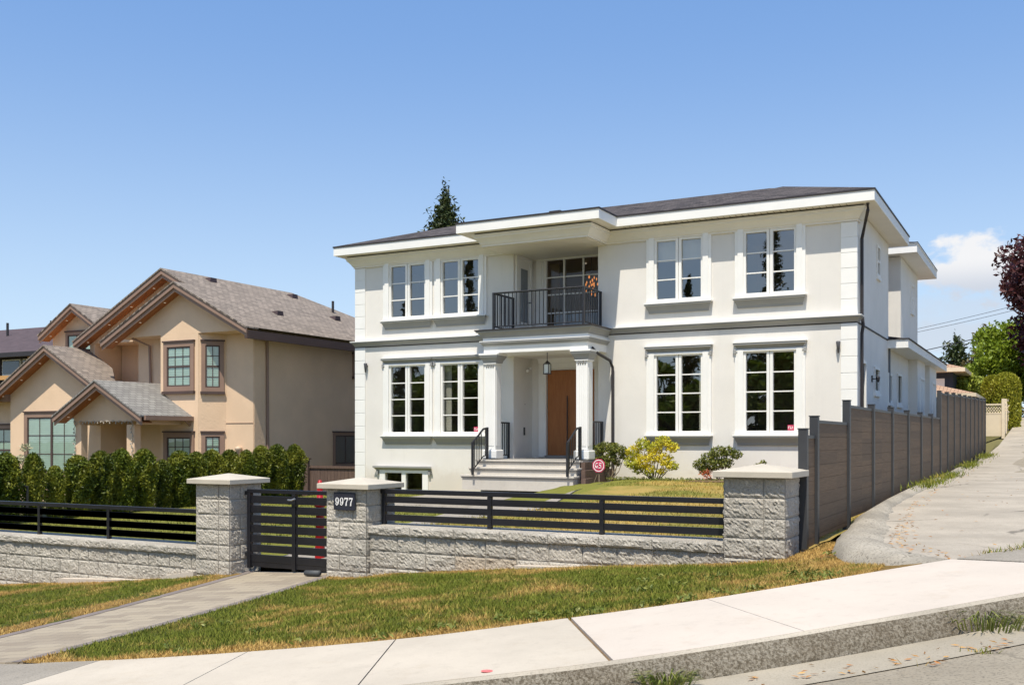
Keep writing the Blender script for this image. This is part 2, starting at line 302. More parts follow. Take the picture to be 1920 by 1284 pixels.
# ------------------------------------------------------------------ mesh helpers
def wloc(o):
    v = Vector((0, 0, 0))
    while o: v += o.location; o = o.parent
    return v
class MB:
    def __init__(s): s.v = []; s.f = []; s.mi = []; s.mat = 0
    def add(s, vs, fs):
        b = len(s.v); s.v += [tuple(q) for q in vs]
        for f in fs: s.f.append(tuple(b+i for i in f)); s.mi.append(s.mat)
        return s
    def quad(s, a, b, c, d): return s.add([a, b, c, d], [(0, 1, 2, 3)])
    def box(s, x0, x1, y0, y1, z0, z1):
        vs = [(x, y, z) for z in (z0, z1) for y in (y0, y1) for x in (x0, x1)]
        return s.add(vs, [(0, 2, 3, 1), (4, 5, 7, 6), (0, 1, 5, 4), (2, 6, 7, 3), (0, 4, 6, 2), (1, 3, 7, 5)])
    def prism(s, poly, ax, a0, a1):
        n = len(poly)
        P = {'x': lambda p, a: (a, p[0], p[1]), 'y': lambda p, a: (p[0], a, p[1]), 'z': lambda p, a: (p[0], p[1], a)}[ax]
        vs = [P(p, a0) for p in poly]+[P(p, a1) for p in poly]
        fs = [tuple(range(n-1, -1, -1)), tuple(range(n, 2*n))]+[(i, (i+1) % n, (i+1) % n+n, i+n) for i in range(n)]
        return s.add(vs, fs)
    def tube(s, pts, r, n=8, cap=True):
        pts = [Vector(p) for p in pts]; rs = r if isinstance(r, (list, tuple)) else [r]*len(pts); vs = []; fs = []
        for i, p in enumerate(pts):
            d = (pts[min(i+1, len(pts)-1)]-pts[max(i-1, 0)]).normalized()
            a = d.cross(Vector((0, 0, 1)) if abs(d.z) < .95 else Vector((1, 0, 0))).normalized(); b = d.cross(a)
            for k in range(n):
                t = 2*math.pi*k/n; vs.append(p+(a*math.cos(t)+b*math.sin(t))*rs[i])
        for i in range(len(pts)-1):
            for k in range(n): fs.append((i*n+k, i*n+(k+1) % n, (i+1)*n+(k+1) % n, (i+1)*n+k))
        if cap: fs += [tuple(range(n)), tuple(range(len(vs)-1, len(vs)-n-1, -1))]
        return s.add(vs, fs)
    def lathe(s, c, prof, n=20):
        vs = []; fs = []
        for r, z in prof:
            for k in range(n): t = 2*math.pi*k/n; vs.append((c[0]+r*math.cos(t), c[1]+r*math.sin(t), c[2]+z))
        for i in range(len(prof)-1):
            for k in range(n): fs.append((i*n+k, i*n+(k+1) % n, (i+1)*n+(k+1) % n, (i+1)*n+k))
        fs += [tuple(range(n)), tuple(range(len(vs)-1, len(vs)-n-1, -1))]
        return s.add(vs, fs)
    def sweep(s, path, prof, closed=False):
        """profile (outward offset, z) mitred along a plan path; outward is to the right of travel"""
        n = len(path); P = [Vector((p[0], p[1])) for p in path]; rows = []
        for i in range(n):
            ds = []
            if closed or i > 0: ds.append((P[i]-P[i-1]).normalized())
            if closed or i < n-1: ds.append((P[(i+1) % n]-P[i]).normalized())
            ns = [Vector((d.y, -d.x)) for d in ds]; m = sum(ns, Vector((0, 0)))/len(ns); m = m/max(m.length_squared, 1e-6) if len(ns) > 1 else m
            rows.append([(P[i].x+m.x*o, P[i].y+m.y*o, z) for o, z in prof])
        k = len(prof); vs = [v for r in rows for v in r]; fs = []
        for i in range(n if closed else n-1):
            j = (i+1) % n
            for q in range(k): fs.append((i*k+q, i*k+(q+1) % k, j*k+(q+1) % k, j*k+q))
        if not closed: fs += [tuple(range(k-1, -1, -1)), tuple((n-1)*k+q for q in range(k))]
        return s.add(vs, fs)
    def wall(s, y0, th, x0, x1, z0, z1, holes, ax='y', flip=1):
        """wall in the plane ax = y0 with rectangular openings (a0,a1,z0,z1), thickness th behind it"""
        xs = sorted({x0, x1, *[min(max(h[i], x0), x1) for h in holes for i in (0, 1)]}); zs = sorted({z0, z1, *[min(max(h[i], z0), z1) for h in holes for i in (2, 3)]})
        P = (lambda a, d, z: (a, d, z)) if ax == 'y' else (lambda a, d, z: (d, a, z))
        def solid(i, j):
            if i < 0 or j < 0 or i >= len(xs)-1 or j >= len(zs)-1: return False
            a = (xs[i]+xs[i+1])/2; c = (zs[j]+zs[j+1])/2
            return not any(h[0] < a < h[1] and h[2] < c < h[3] for h in holes)
        ya, yb = y0, y0+th
        for i in range(len(xs)-1):
            for j in range(len(zs)-1):
                if not solid(i, j): continue
                a, b, c, d = xs[i], xs[i+1], zs[j], zs[j+1]
                s.quad(P(a, ya, c), P(b, ya, c), P(b, ya, d), P(a, ya, d)); s.quad(P(a, yb, d), P(b, yb, d), P(b, yb, c), P(a, yb, c))
                if not solid(i-1, j): s.quad(P(a, ya, c), P(a, ya, d), P(a, yb, d), P(a, yb, c))
                if not solid(i+1, j): s.quad(P(b, ya, d), P(b, ya, c), P(b, yb, c), P(b, yb, d))
                if not solid(i, j-1): s.quad(P(b, ya, c), P(a, ya, c), P(a, yb, c), P(b, yb, c))
                if not solid(i, j+1): s.quad(P(a, ya, d), P(b, ya, d), P(b, yb, d), P(a, yb, d))
        return s
    def build(s, name, mats, parent=None, smooth=False, bevel=0):
        off = wloc(parent) if parent else Vector((0, 0, 0))
        me = bpy.data.meshes.new(name); me.from_pydata([tuple(Vector(v)-off) for v in s.v], [], s.f)
        mats = mats if isinstance(mats, (list, tuple)) else [mats]
        for m in mats: me.materials.append(m)
        if len(mats) > 1: me.polygons.foreach_set('material_index', s.mi)
        if smooth: me.polygons.foreach_set('use_smooth', [True]*len(me.polygons))
        me.update()
        import bmesh
        bm = bmesh.new(); bm.from_mesh(me); bmesh.ops.recalc_face_normals(bm, faces=bm.faces); bm.to_mesh(me); bm.free()
        o = bpy.data.objects.new(name, me); COL.objects.link(o)
        if parent: o.parent = parent
        if bevel:
            b = o.modifiers.new('bevel', 'BEVEL'); b.width = bevel; b.segments = 2; b.limit_method = 'ANGLE'
        return o
def npmesh(name, v, f, mat, parent=None, attr=None):
    """v (N,3), f (M,k) constant k"""
    v = np.asarray(v, np.float32); f = np.asarray(f, np.int32)
    if parent: v = v-np.array(wloc(parent), np.float32)
    me = bpy.data.meshes.new(name); me.vertices.add(len(v)); me.vertices.foreach_set('co', v.ravel())
    k = f.shape[1]; me.loops.add(f.size); me.loops.foreach_set('vertex_index', f.ravel())
    me.polygons.add(len(f)); me.polygons.foreach_set('loop_start', np.arange(0, f.size, k, dtype=np.int32))
    if attr is not None:
        a = me.attributes.new('dry', 'FLOAT', 'POINT'); a.data.foreach_set('value', np.asarray(attr, np.float32))
    me.materials.append(mat); me.update(calc_edges=True); me.validate()
    o = bpy.data.objects.new(name, me); COL.objects.link(o)
    if parent: o.parent = parent
    return o
def tag(o, label=None, cat=None, group=None, kind=None):
    if label: o['label'] = label
    if cat: o['category'] = cat
    if group: o['group'] = group
    if kind: o['kind'] = kind
    return o
def thing(name, loc, label, cat, group=None):
    o = bpy.data.objects.new(name, None); COL.objects.link(o); o.location = loc; o.empty_display_size = .2
    return tag(o, label, cat, group)
def copy_tree(o, parent=None):
    c = o.copy(); COL.objects.link(c)
    if parent: c.parent = parent
    for ch in list(o.children): copy_tree(ch, c)
    return c
def lerp(x, pts):
    return float(np.interp(x, [p[0] for p in pts], [p[1] for p in pts]))
def W3(px, py, **k):
    """measured sight line of the photograph to a point at a known depth plane"""
    t = (px-960)/1914; kx = -.4685+.8835*t; ky = .8835+.4685*t; kz = (822-py)/1914
    D = k['Y']/ky if 'Y' in k else k['X']/kx
    return Vector((kx*D, ky*D, kz*D))

# ------------------------------------------------------------------ ground levels
def walk_z(x, y): return -1.25+.1*x+.045*y
LANE = [(4, -1.14), (8, -.965), (10.4, -.94), (13.1, -.865), (19, -.79), (24.8, -.745), (32.4, -.54), (41.9, -.24), (49, .42), (60, 1.3), (80, 2.2), (400, 6)]
def lane_z(x, y): return lerp(y, LANE)+.015*max(-2, min(x, 6))
FAR = [(-60, 4.6), (-20, 4.9), (-14, 5.0), (-8, 5.08), (-6.9, 5.12), (-5.5, 5.36), (-3.97, 5.87), (-2.99, 6.5), (-2.17, 7.12), (-.7, 8.56)]
KERB = [(-60, 3.05), (-20, 3.35), (-14, 3.45), (-6.5, 3.6), (-5, 3.86), (-3.4, 4.52), (-2.97, 4.74), (-2.17, 5.2), (-1.27, 5.92), (-.16, 6.98), (1, 8.15), (2.0, 9.1), (5, 11.3), (9, 13.6), (16, 17)]
def cr(pts, n=6):
    out = []; P = [Vector((p[0], p[1])) for p in pts]
    for i in range(len(P)-1):
        a, b, c, d = P[max(i-1, 0)], P[i], P[i+1], P[min(i+2, len(P)-1)]
        l = (c-b).length; t1 = (c-a)*(l/max((c-a).length, 1e-6)); t2 = (d-b)*(l/max((d-b).length, 1e-6))
        for k in range(n):
            t = k/n; out.append(b*(2*t**3-3*t*t+1)+t1*(t**3-2*t*t+t)+c*(-2*t**3+3*t*t)+t2*(t**3-t*t))
    out.append(P[-1]); return [(q.x, q.y) for q in out]
LANE = cr(LANE); FARC = cr(FAR); KERBC = cr(KERB)
def far_y(x): return lerp(x, FARC)
WALLZ = [(-60, -5), (-20, -2.75), (-14, -2.2), (-10, -1.83), (-9.46, -1.78), (-7.9, -1.72), (-7, -1.6), (-5, -1.42), (-2.9, -1.25), (-2.3, -1.17), (-1.5, -1.0), (0, -.85)]
def wall_z(x): return lerp(x, WALLZ)
def blvd_z(x, y):
    f = far_y(x); t = min(1, max(0, (y-f)/(10.1-f))) if f < 10 else 0
    return (walk_z(x, f)-.012)*(1-t)+wall_z(x)*t+.05*math.sin(math.pi*t)*math.sin(x*1.3+1)
def yard_z(x, y):
    if x > -7.3: return -1.14+.004*(y-10)
    if x > -10:
        t = (x+10)/2.7; lo = -1.72+.055*(y-10); lo = min(lo, -1.14+.004*(y-10)); return lo*(1-t**4)+(-1.14+.004*(y-10))*t**4 if y < 14 else max(lo, -1.5)
    return -1.55-.038*(-10-x)+.012*(y-10)
def WKL(t): return (-9.46+(.9)*t, 10.35-5.25*t)
def WKR(t): return (-7.88+.98*t, 10.35-5.25*t)
def on_walk(x, y, m=0):
    t = (10.35-y)/5.25; return WKL(t)[0]-m < x < WKR(t)[0]+m

# ground sheet
def ground_z(x, y):
    h = -1.62+.1*max(-12, min(x, 4))+.045*max(-40, min(y, 9))
    if x < -12: h += .035*max(-40, x+12)
    if y > 9:
        up = lane_z(0, y)-.16
        if x > -2.2: h = up-(.3 if y < 14 else 0)
        elif y > 44: h = up-.2+.01*(min(0, x+2))
        else: h = -1.9+.05*max(-25, min(0, x+3))-.1
    return h
xs = np.unique(np.concatenate([np.linspace(-1500, -90, 14), np.linspace(-90, -24, 12), np.linspace(-24, 4, 57), np.linspace(4, 60, 15), np.linspace(60, 1500, 12)]))
ys = np.unique(np.concatenate([np.linspace(-1500, -60, 12), np.linspace(-60, 4, 17), np.linspace(4, 12, 17), np.linspace(12, 60, 33), np.linspace(60, 1800, 16)]))
V = [(x, y, ground_z(x, y)) for y in ys for x in xs]; nx = len(xs)
F = [(j*nx+i, j*nx+i+1, (j+1)*nx+i+1, (j+1)*nx+i) for j in range(len(ys)-1) for i in range(nx-1)]
tag(npmesh('ground', V, F, earth), kind='structure')
def strip(name, A, B, zf, mat, n=4, th=0, attr=None):
    """sheet between two plan polylines of the same length"""
    m = MB(); k = n+1; vs = []
    for a, b in zip(A, B):
        for i in range(k): t = i/n; x = a[0]+(b[0]-a[0])*t; y = a[1]+(b[1]-a[1])*t; vs.append((x, y, zf(x, y)))
    fs = [(i*k+q, i*k+q+1, (i+1)*k+q+1, (i+1)*k+q) for i in range(len(A)-1) for q in range(n)]
    m.add(vs, fs)
    if th:
        for row in (0, n):
            for i in range(len(A)-1):
                p, q = vs[i*k+row], vs[(i+1)*k+row]; m.quad(p, q, (q[0], q[1], q[2]-th), (p[0], p[1], p[2]-th))
        for r in (0, len(A)-1):
            for i in range(n): p, q = vs[r*k+i], vs[r*k+i+1]; m.quad(p, q, (q[0], q[1], q[2]-th), (p[0], p[1], p[2]-th))
    return tag(m.build(name, mat, smooth=False), kind='structure')
def resample(pts, n):
    P = np.array(pts); d = np.concatenate([[0], np.cumsum(np.hypot(*np.diff(P, axis=0).T))]); s = np.linspace(0, d[-1], n)
    return list(zip(np.interp(s, d, P[:, 0]), np.interp(s, d, P[:, 1])))
def offset(pts, o):
    out = []
    for i, p in enumerate(pts):
        a = Vector(pts[max(i-1, 0)]); b = Vector(pts[min(i+1, len(pts)-1)]); d = (b-a).normalized(); out.append((p[0]+d.y*o, p[1]-d.x*o))
    return out
def road_z(x, y): return -1.405+.1*x+.045*y
KR = resample(KERBC, 190); FR = resample(FARC, 120)
strip('road', offset(KR, .38), [(p[0]+16*.35, p[1]-16) for p in KR], lambda x, y: road_z(x, y) if y > -30 else road_z(x, -30), asph, 10)
strip('gutter', offset(KR, .08), offset(KR, .5), lambda x, y: road_z(x, y)+.006, gutm, 2)
# kerb: rounded nose then a face that leans out
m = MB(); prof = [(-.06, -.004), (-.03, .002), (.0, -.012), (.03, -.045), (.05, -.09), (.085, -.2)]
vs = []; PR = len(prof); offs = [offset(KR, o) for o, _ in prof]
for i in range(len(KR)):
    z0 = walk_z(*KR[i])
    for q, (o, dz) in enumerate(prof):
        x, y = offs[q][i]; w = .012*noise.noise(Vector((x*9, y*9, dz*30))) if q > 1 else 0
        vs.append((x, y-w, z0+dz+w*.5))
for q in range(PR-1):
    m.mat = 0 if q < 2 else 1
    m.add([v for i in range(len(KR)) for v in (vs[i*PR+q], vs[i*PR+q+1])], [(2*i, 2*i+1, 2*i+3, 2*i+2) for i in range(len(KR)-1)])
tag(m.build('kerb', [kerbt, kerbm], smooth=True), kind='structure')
# pavement panels (each new slab is cast between joints; the joints stay open)
J = [((-60, 4.6), (-60, 3.05), concold), ((-6.22, 5.19), (-6.1, 3.66), concold), ((-5.0, 5.5), (-4.5, 4.02), concg), ((-3.99, 5.86), (-3.42, 4.52), concg), ((-3.0, 6.5), (-2.16, 5.2), concg), ((-2.17, 7.12), (-1.25, 5.94), concw), ((-.68, 8.58), (.62, 7.76), concw)]
def near(C, p): return min(range(len(C)), key=lambda i: (C[i][0]-p[0])**2+(C[i][1]-p[1])**2)
FF = resample(FARC, 900); KK = resample(KERBC, 900)
gaps = [0, .004, .004, .005, .014, .003, .0]
for i in range(len(J)-1):
    fa, fb = near(FF, J[i][0]), near(FF, J[i+1][0]); ka, kb = near(KK, J[i][1]), near(KK, J[i+1][1]); n = 24 if i else 60
    A = resample(FF[fa:fb+1], n); B = resample(offset(KK[ka:kb+1], -.035), n)
    ga, gb = gaps[i], gaps[i+1]
    def trim(L, g0, g1):
        L = list(L); a, b = Vector(L[0]), Vector(L[1]); L[0] = tuple(a+(b-a).normalized()*g0); a, b = Vector(L[-1]), Vector(L[-2]); L[-1] = tuple(a+(b-a).normalized()*g1); return L
    strip('pavement', trim(A, ga, gb), trim(B, ga, gb), lambda x, y: walk_z(x, y)+.004, J[i+1][2], 4, .1)
# joint filler and the bed under the slabs
strip('pavement_bed', offset(FR, .0), offset(resample([p for p in KERBC if p[0] < .66], 120), -.05), lambda x, y: walk_z(x, y)-.012, soil, 2)
m = MB(); q = Vector((-.75, 4.55))
m.lathe((-2.8, 4.98, walk_z(-2.8, 4.98)+.008), [(.0, 0), (.034, 0), (.034, .0005)], 12)
tag(m.build('paint_mark', pinksp), kind='structure')
# lane apron and lane
strip('lane_apron', [(-.66, 8.6), (.4, 9.7), (1.5, 10.8), (3, 12.2), (8, 15.3), (16, 19.5)], [(.64, 7.8), (1.6, 8.74), (2.6, 9.6), (4.96, 11.3), (8.96, 13.63), (16, 17.03)], lambda x, y: walk_z(x, y)+.002, concold, 4, .05)
lys = [8.3, 9.0, 9.6, 10.3, 11, 12, 13, 15, 17, 20, 23, 26, 30, 34, 38, 42, 46, 50, 55, 60, 66, 75, 90]
LL = [(-.62 if y < 8.5 else -.95 if y < 9.2 else -1.3 if y < 9.8 else -1.6 if y < 10.8 else -1.72 if y < 12.5 else -1.84 if y < 40 else -1.84+.02*(y-40)**1.1, y) for y in lys]
LRt = [(4.5+(.1*(y-40) if y > 40 else 0), y+ (3.2 if y < 9 else 2.5 if y < 11 else 0)) for y in lys]
strip('lane', LL, LRt, lambda x, y: lane_z(x, y), lanem, 8)
PL_ = [(x+.9, y) for x, y in zip([-1.66]*9, [25, 27, 29, 31, 34, 37, 40, 43, 46])]
strip('lane_patch', [(p[0]+.25*math.sin(p[1]), p[1]) for p in PL_], [(4.5, p[1]+.6) for p in PL_], lambda x, y: lane_z(x, y)+.005, asph, 6)
# asphalt berm that curls round the end of the fence
bp = cr([(-2.0, 27), (-1.99, 20), (-1.97, 15), (-1.88, 12.6), (-1.74, 11.2), (-1.66, 10.2), (-1.42, 9.35), (-1.0, 8.72), (-.62, 8.42)], 10)
m = MB(); vs = []; pr = [(-.26, -.14), (-.2, .0), (-.08, .055), (.05, .062), (.16, .035), (.26, .0), (.3, -.05)]
wd = lambda y: .5 if y > 14 else lerp(y, [(8.4, .6), (9, .85), (11, .9), (14, .5)])
offs = [[(p[0], p[1]) for p in bp] for _ in pr]
for i, p in enumerate(bp):
    a = Vector(bp[max(i-1, 0)]); b = Vector(bp[min(i+1, len(bp)-1)]); d = (b-a).normalized(); nrm = Vector((-d.y, d.x))
    for o, dz in pr:
        x, y = Vector(p)+nrm*o*wd(p[1]); nn = noise.noise(Vector((x*4, y*4, o*7)))*.035+.022*noise.noise(Vector((x*13, y*13, o*19)))
        hh = lerp(p[1], [(8.4, .25), (9.2, .75), (12, .85), (30, .6)])
        vs.append((x+nn, y, lane_z(x, y)+dz*hh+nn*.6))
k = len(pr); m.add(vs, [(i*k+q, i*k+q+1, (i+1)*k+q+1, (i+1)*k+q) for i in range(len(bp)-1) for q in range(k-1)])
tag(m.build('lane_berm', bermm, smooth=True), kind='structure')

# boulevard turf: one sheet, blades are one object
def dry_at(x, y):
    f = far_y(x); e = (y-f); d = .08
    d += 1.1*max(0, 1-e/.42)*(1 if x < -3.2 else .5)
    d += .55*max(0, 1-(10-y)/.35)
    tw = (10.35-y)/5.25
    if abs(x-WKL(tw)[0]) < .25 and x < WKL(tw)[0]: d += .6
    d += .8*max(0, noise.noise(Vector((x*.9, y*1.6, 3)))-.05)+.35*noise.noise(Vector((x*3.1, y*4, 9)))
    if x > -3: d += .25*(x+3)
    if x > -2.35 and y > 9.7: d += .8
    return d
def near_walk(x, y, z):
    t_ = min(1, max(0, (10.35-y)/5.25)); xl, xr = WKL(t_)[0], WKR(t_)[0]; d = max(xl-x, x-xr)
    w_ = wk_z(min(max(x, xl), xr), y)
    if d < -.06: return w_-.07
    return z+(w_+.006-z)*max(0, 1-max(0, d)/.8)
def wk_z(x, y):
    t = (10.35-y)/5.25; u = (x-WKL(t)[0])/(WKR(t)[0]-WKL(t)[0]); a = -1.775+.08*u; b = walk_z(x, 5.12)+.004; return a*(1-t)+b*t+.012
def bstrip(name, x0, x1, nxx, right=None):
    vs = []; at = []; fs = []; ny = 22
    for i in range(nxx+1):
        x = x0+(x1-x0)*i/nxx
        f = far_y(x)-.02; top = 10.14 if x < -2.25 else 10.14+min(2.2, (x+2.25)*4)
        if x > -1.3: top = max(f+.05, 9.2-(x+1.3)*1.2)
        for j in range(ny+1):
            y = f+(top-f)*j/ny; z = blvd_z(x, y)
            if y > 9.6 and x > -2.3: z = max(z, lane_z(x, y)-.1-.35*max(0, -1.75-x)) if x > -2.2 else z
            z += .02*noise.noise(Vector((x*5, y*5, 0)))
            vs.append((x, y, near_walk(x, y, z))); at.append(dry_at(x, y))
    for i in range(nxx):
        for j in range(ny): fs.append((i*(ny+1)+j, (i+1)*(ny+1)+j, (i+1)*(ny+1)+j+1, i*(ny+1)+j+1))
    return vs, fs, at
vs, fs, at = bstrip('b', -24, -.9, 180)
tag(npmesh('boulevard_turf', vs, fs, turfm, attr=at), kind='structure')
def blades(name, pts, hs, drys, mat, w=.006, lean=.5):
    n = len(pts); p = np.array(pts, np.float32); a = rng.uniform(0, 2*np.pi, n); h = np.array(hs, np.float32); ww = w*rng.uniform(.6, 1.3, n)
    lx = rng.normal(0, lean, n)*h; ly = rng.normal(0, lean, n)*h
    dx = np.cos(a)*ww; dy = np.sin(a)*ww
    v = np.zeros((n, 3, 3), np.float32)
    v[:, 0] = p+np.stack([-dx, -dy, -.005*np.ones(n)], 1); v[:, 1] = p+np.stack([dx, dy, -.005*np.ones(n)], 1); v[:, 2] = p+np.stack([lx, ly, h], 1)
    return npmesh(name, v.reshape(-1, 3), np.arange(n*3).reshape(-1, 3), mat, attr=np.repeat(drys, 3))
pts = []; hs = []; dr = []
N = 230000
X = np.concatenate([rng.uniform(-9, -1.2, int(N*.66)), rng.uniform(-15.5, -9, int(N*.34))])
for x in X:
    f = far_y(x); top = 10.02 if x < -2.3 else (11.5 if x < -1.9 else 9.6 if x < -1.5 else 9.0)
    if top <= f: continue
    y = f-.02+random.random()**1.12*(top-f)
    if on_walk(x, y, .0): continue
    d = dry_at(x, y)+random.gauss(0, .12)
    if x > -2.7 and y < f+.18 and random.random() < .75: continue
    z = blvd_z(x, y)
    if y > 9.6 and x > -2.2: z = max(z, lane_z(x, y)-.1-.35*max(0, -1.75-x))
    z = near_walk(x, y, z)
    pts.append((x, y, z)); dr.append(d)
    hs.append(random.uniform(.014, .04)*(1-.35*min(1, max(0, d)))*(1.8 if random.random() < .04 else 1))
tag(blades('boulevard_grass', pts, hs, dr, grassm, .0045, .55), 'patchy half-dry grass of the boulevard between pavement and block wall', 'grass', kind='stuff')
# walkway of pavers up to the gate
ts = [i/12 for i in range(13)]
strip('walkway', [WKL(t) for t in ts], [WKR(t) for t in ts], wk_z, paverm, 6, .1)
for s in (0, 1):
    strip('walkway_edging', [((WKL(t)[0] if s == 0 else WKR(t)[0]-.14), WKL(t)[1]) for t in ts], [((WKL(t)[0]+.14 if s == 0 else WKR(t)[0]), WKL(t)[1]) for t in ts], lambda x, y: wk_z(x, y)+.004, pedge, 1)

P = []
for i in range(60):
    x = random.choice([random.uniform(-3.6, -1.3), random.uniform(-8.5, -1.5)]); f = far_y(x); y = f+random.choice([random.uniform(.05, .4), random.uniform(.1, 2.5)])
    if on_walk(x, y, .1) or y > 9.9: continue
    for k_ in range(random.randint(8, 22)): a = random.uniform(0, 6.28); r = random.uniform(.01, .09); P.append((x+r*math.cos(a), y+r*math.sin(a), near_walk(x, y, blvd_z(x, y))+random.uniform(.015, .05)))
TW = P
# front lawn inside the wall
def lawn(name, x0, x1, y0, y1, nx_, ny_, mat):
    vs = []; at = []; fs = []
    for j in range(ny_+1):
        for i in range(nx_+1):
            x = x0+(x1-x0)*i/nx_; y = y0+(y1-y0)*j/ny_; vs.append((x, y, yard_z(x, y)+.015*noise.noise(Vector((x*2, y*2, 0)))))
            at.append((.45 if x > -9 else -.15)+.5*noise.noise(Vector((x*.35, y*.35, 5))))
    for j in range(ny_):
        for i in range(nx_): a = j*(nx_+1)+i; fs.append((a, a+1, a+nx_+2, a+nx_+1))
    return tag(npmesh(name, vs, fs, mat, attr=at), kind='structure')
lawn('front_lawn', -20.6, -2.22, 10.62, 26.2, 90, 78, lawnm)
pts = []; hs = []; dr = []
for i in range(52000):
    x = random.uniform(-20, -2.3); y = 10.7+random.random()**1.4*14.2
    if -10 < x < -7.5 and y < 22: continue
    if y > 19.5 and -15.5 < x < -9.4: continue
    pts.append((x, y, yard_z(x, y))); hs.append(random.uniform(.03, .065)); dr.append((.45 if x > -9 else -.15)+.5*noise.noise(Vector((x*.35, y*.35, 5))))
tag(blades('lawn_grass', pts, hs, dr, lawnb, .008, .5), 'yellowing short grass of the front lawn behind the slatted fence', 'grass', kind='stuff')
strip('yard_path', [(-9.46, 10.6), (-9.7, 14), (-10.2, 18), (-15.2, 20.3), (-15.4, 24)], [(-7.9, 10.6), (-8.1, 14), (-8.6, 18), (-9.2, 20.3), (-9.9, 24)], lambda x, y: yard_z(x, y)+.028, concold, 6, .08)
strip('planting_bed', [(-10.3, 24.3), (-8, 24.5), (-5, 24.5), (-2.3, 24.4)], [(-10.3, 26.1), (-8, 26.1), (-5, 26.1), (-2.3, 26.1)], lambda x, y: yard_z(x, y)+.03, soil, 2, .05)

# ------------------------------------------------------------------ block pillars, low walls, slatted fence and gate
def rock(m, P, u, v, n, w, h, seed, res=.02, amp=.034):
    nu = max(3, int(w/res)); nv = max(3, int(h/res)); vs = []; P, u, v, n = Vector(P), Vector(u), Vector(v), Vector(n)
    for j in range(nv+1):
        for i in range(nu+1):
            a, b = i/nu, j/nv; q = P+u*(w*a)+v*(h*b)
            e = min(a*w, (1-a)*w, b*h, (1-b)*h); mk = min(1, e/.012)
            s = Vector((q.x*9+seed*3.7, q.y*9, q.z*11)); t = Vector((q.x*26, q.y*26+seed, q.z*26)); t2 = Vector((q.x*55, q.y*55+seed, q.z*55))
            d = (.22+.42*noise.noise(s)+.55*abs(noise.noise(t))+.38*noise.noise(t2))
            vs.append(q+n*(mk*amp*d))
    m.add(vs, [(j*(nu+1)+i, j*(nu+1)+i+1, (j+1)*(nu+1)+i+1, (j+1)*(nu+1)+i) for j in range(nv) for i in range(nu)])
def course(m, P, u, n, L, zt, zb, first, seed, bl=.4, rh=.2, tan=None, amp=.028):
    """courses of blocks from zt down to zb along u from P"""
    k = 0; z = zt; P = Vector(P); u = Vector(u)
    while z > zb+.03:
        h = min(rh, z-zb); x = 0; w = first if k % 2 == 0 else bl
        while x < L-.02:
            ww = min(w, L-x); m.mat = 1 if (tan and tan(x, k)) else 0
            rock(m, (P.x+u.x*(x+.004), P.y+u.y*(x+.004), z-.004), u, (0, 0, -1), n, ww-.008, h-.008, seed+k*7+int(x*10), .02, amp); x += ww; w = bl
        z -= rh; k += 1
    m.mat = 0
def pillar(x0, x1, zcap, zb, label, seed, first):
    t = thing('stone_pillar', ((x0+x1)/2, 10.3, zb), label, 'pillar', 'split-face block pillars of the front wall')
    m = MB(); y0, y1 = 10.0, 10.6
    course(m, (x0, y0, 0), (1, 0, 0), (0, -1, 0), x1-x0, zcap, zb, first, seed)
    course(m, (x1, y0, 0), (0, 1, 0), (1, 0, 0), y1-y0, zcap, zb, .2 if first > .3 else .4, seed+3, amp=.02)
    course(m, (x0, y1, 0), (0, -1, 0), (-1, 0, 0), y1-y0, zcap, zb, .4, seed+5)
    course(m, (x1, y1, 0), (-1, 0, 0), (0, 1, 0), x1-x0, zcap, zb, .2, seed+9)
    m.mat = 2; m.box(x0+.006, x1-.006, y0+.006, y1-.006, zb-.2, zcap-.002)
    m.build('shaft', [stone, stoneb, mortar], t)
    c = MB(); a, b, d, e = x0-.085, x1+.085, y0-.085, y1+.085; z0 = zcap; z1 = zcap+.062; mx_, my_ = (a+b)/2, (d+e)/2
    c.add([(a, d, z0), (b, d, z0), (b, e, z0), (a, e, z0), (a, d, z1), (b, d, z1), (b, e, z1), (a, e, z1), (mx_, my_, z1+.07)],
          [(3, 2, 1, 0), (0, 1, 5, 4), (1, 2, 6, 5), (2, 3, 7, 6), (3, 0, 4, 7), (4, 5, 8), (5, 6, 8), (6, 7, 8), (7, 4, 8)])
    c.build('cap', capm, t, bevel=.006)
    return t
pillar(-10.05, -9.46, -.595, -2.0, 'block pillar left of the black gate, end of the left-hand slatted fence', 11, .4)
pm = pillar(-7.88, -7.28, -.61, -1.95, 'block pillar right of the black gate carrying the house number plaque', 31, .2)
pillar(-2.91, -2.30, -.385, -1.4, 'short block pillar at the lane corner beside the brown board fence', 57, .4)
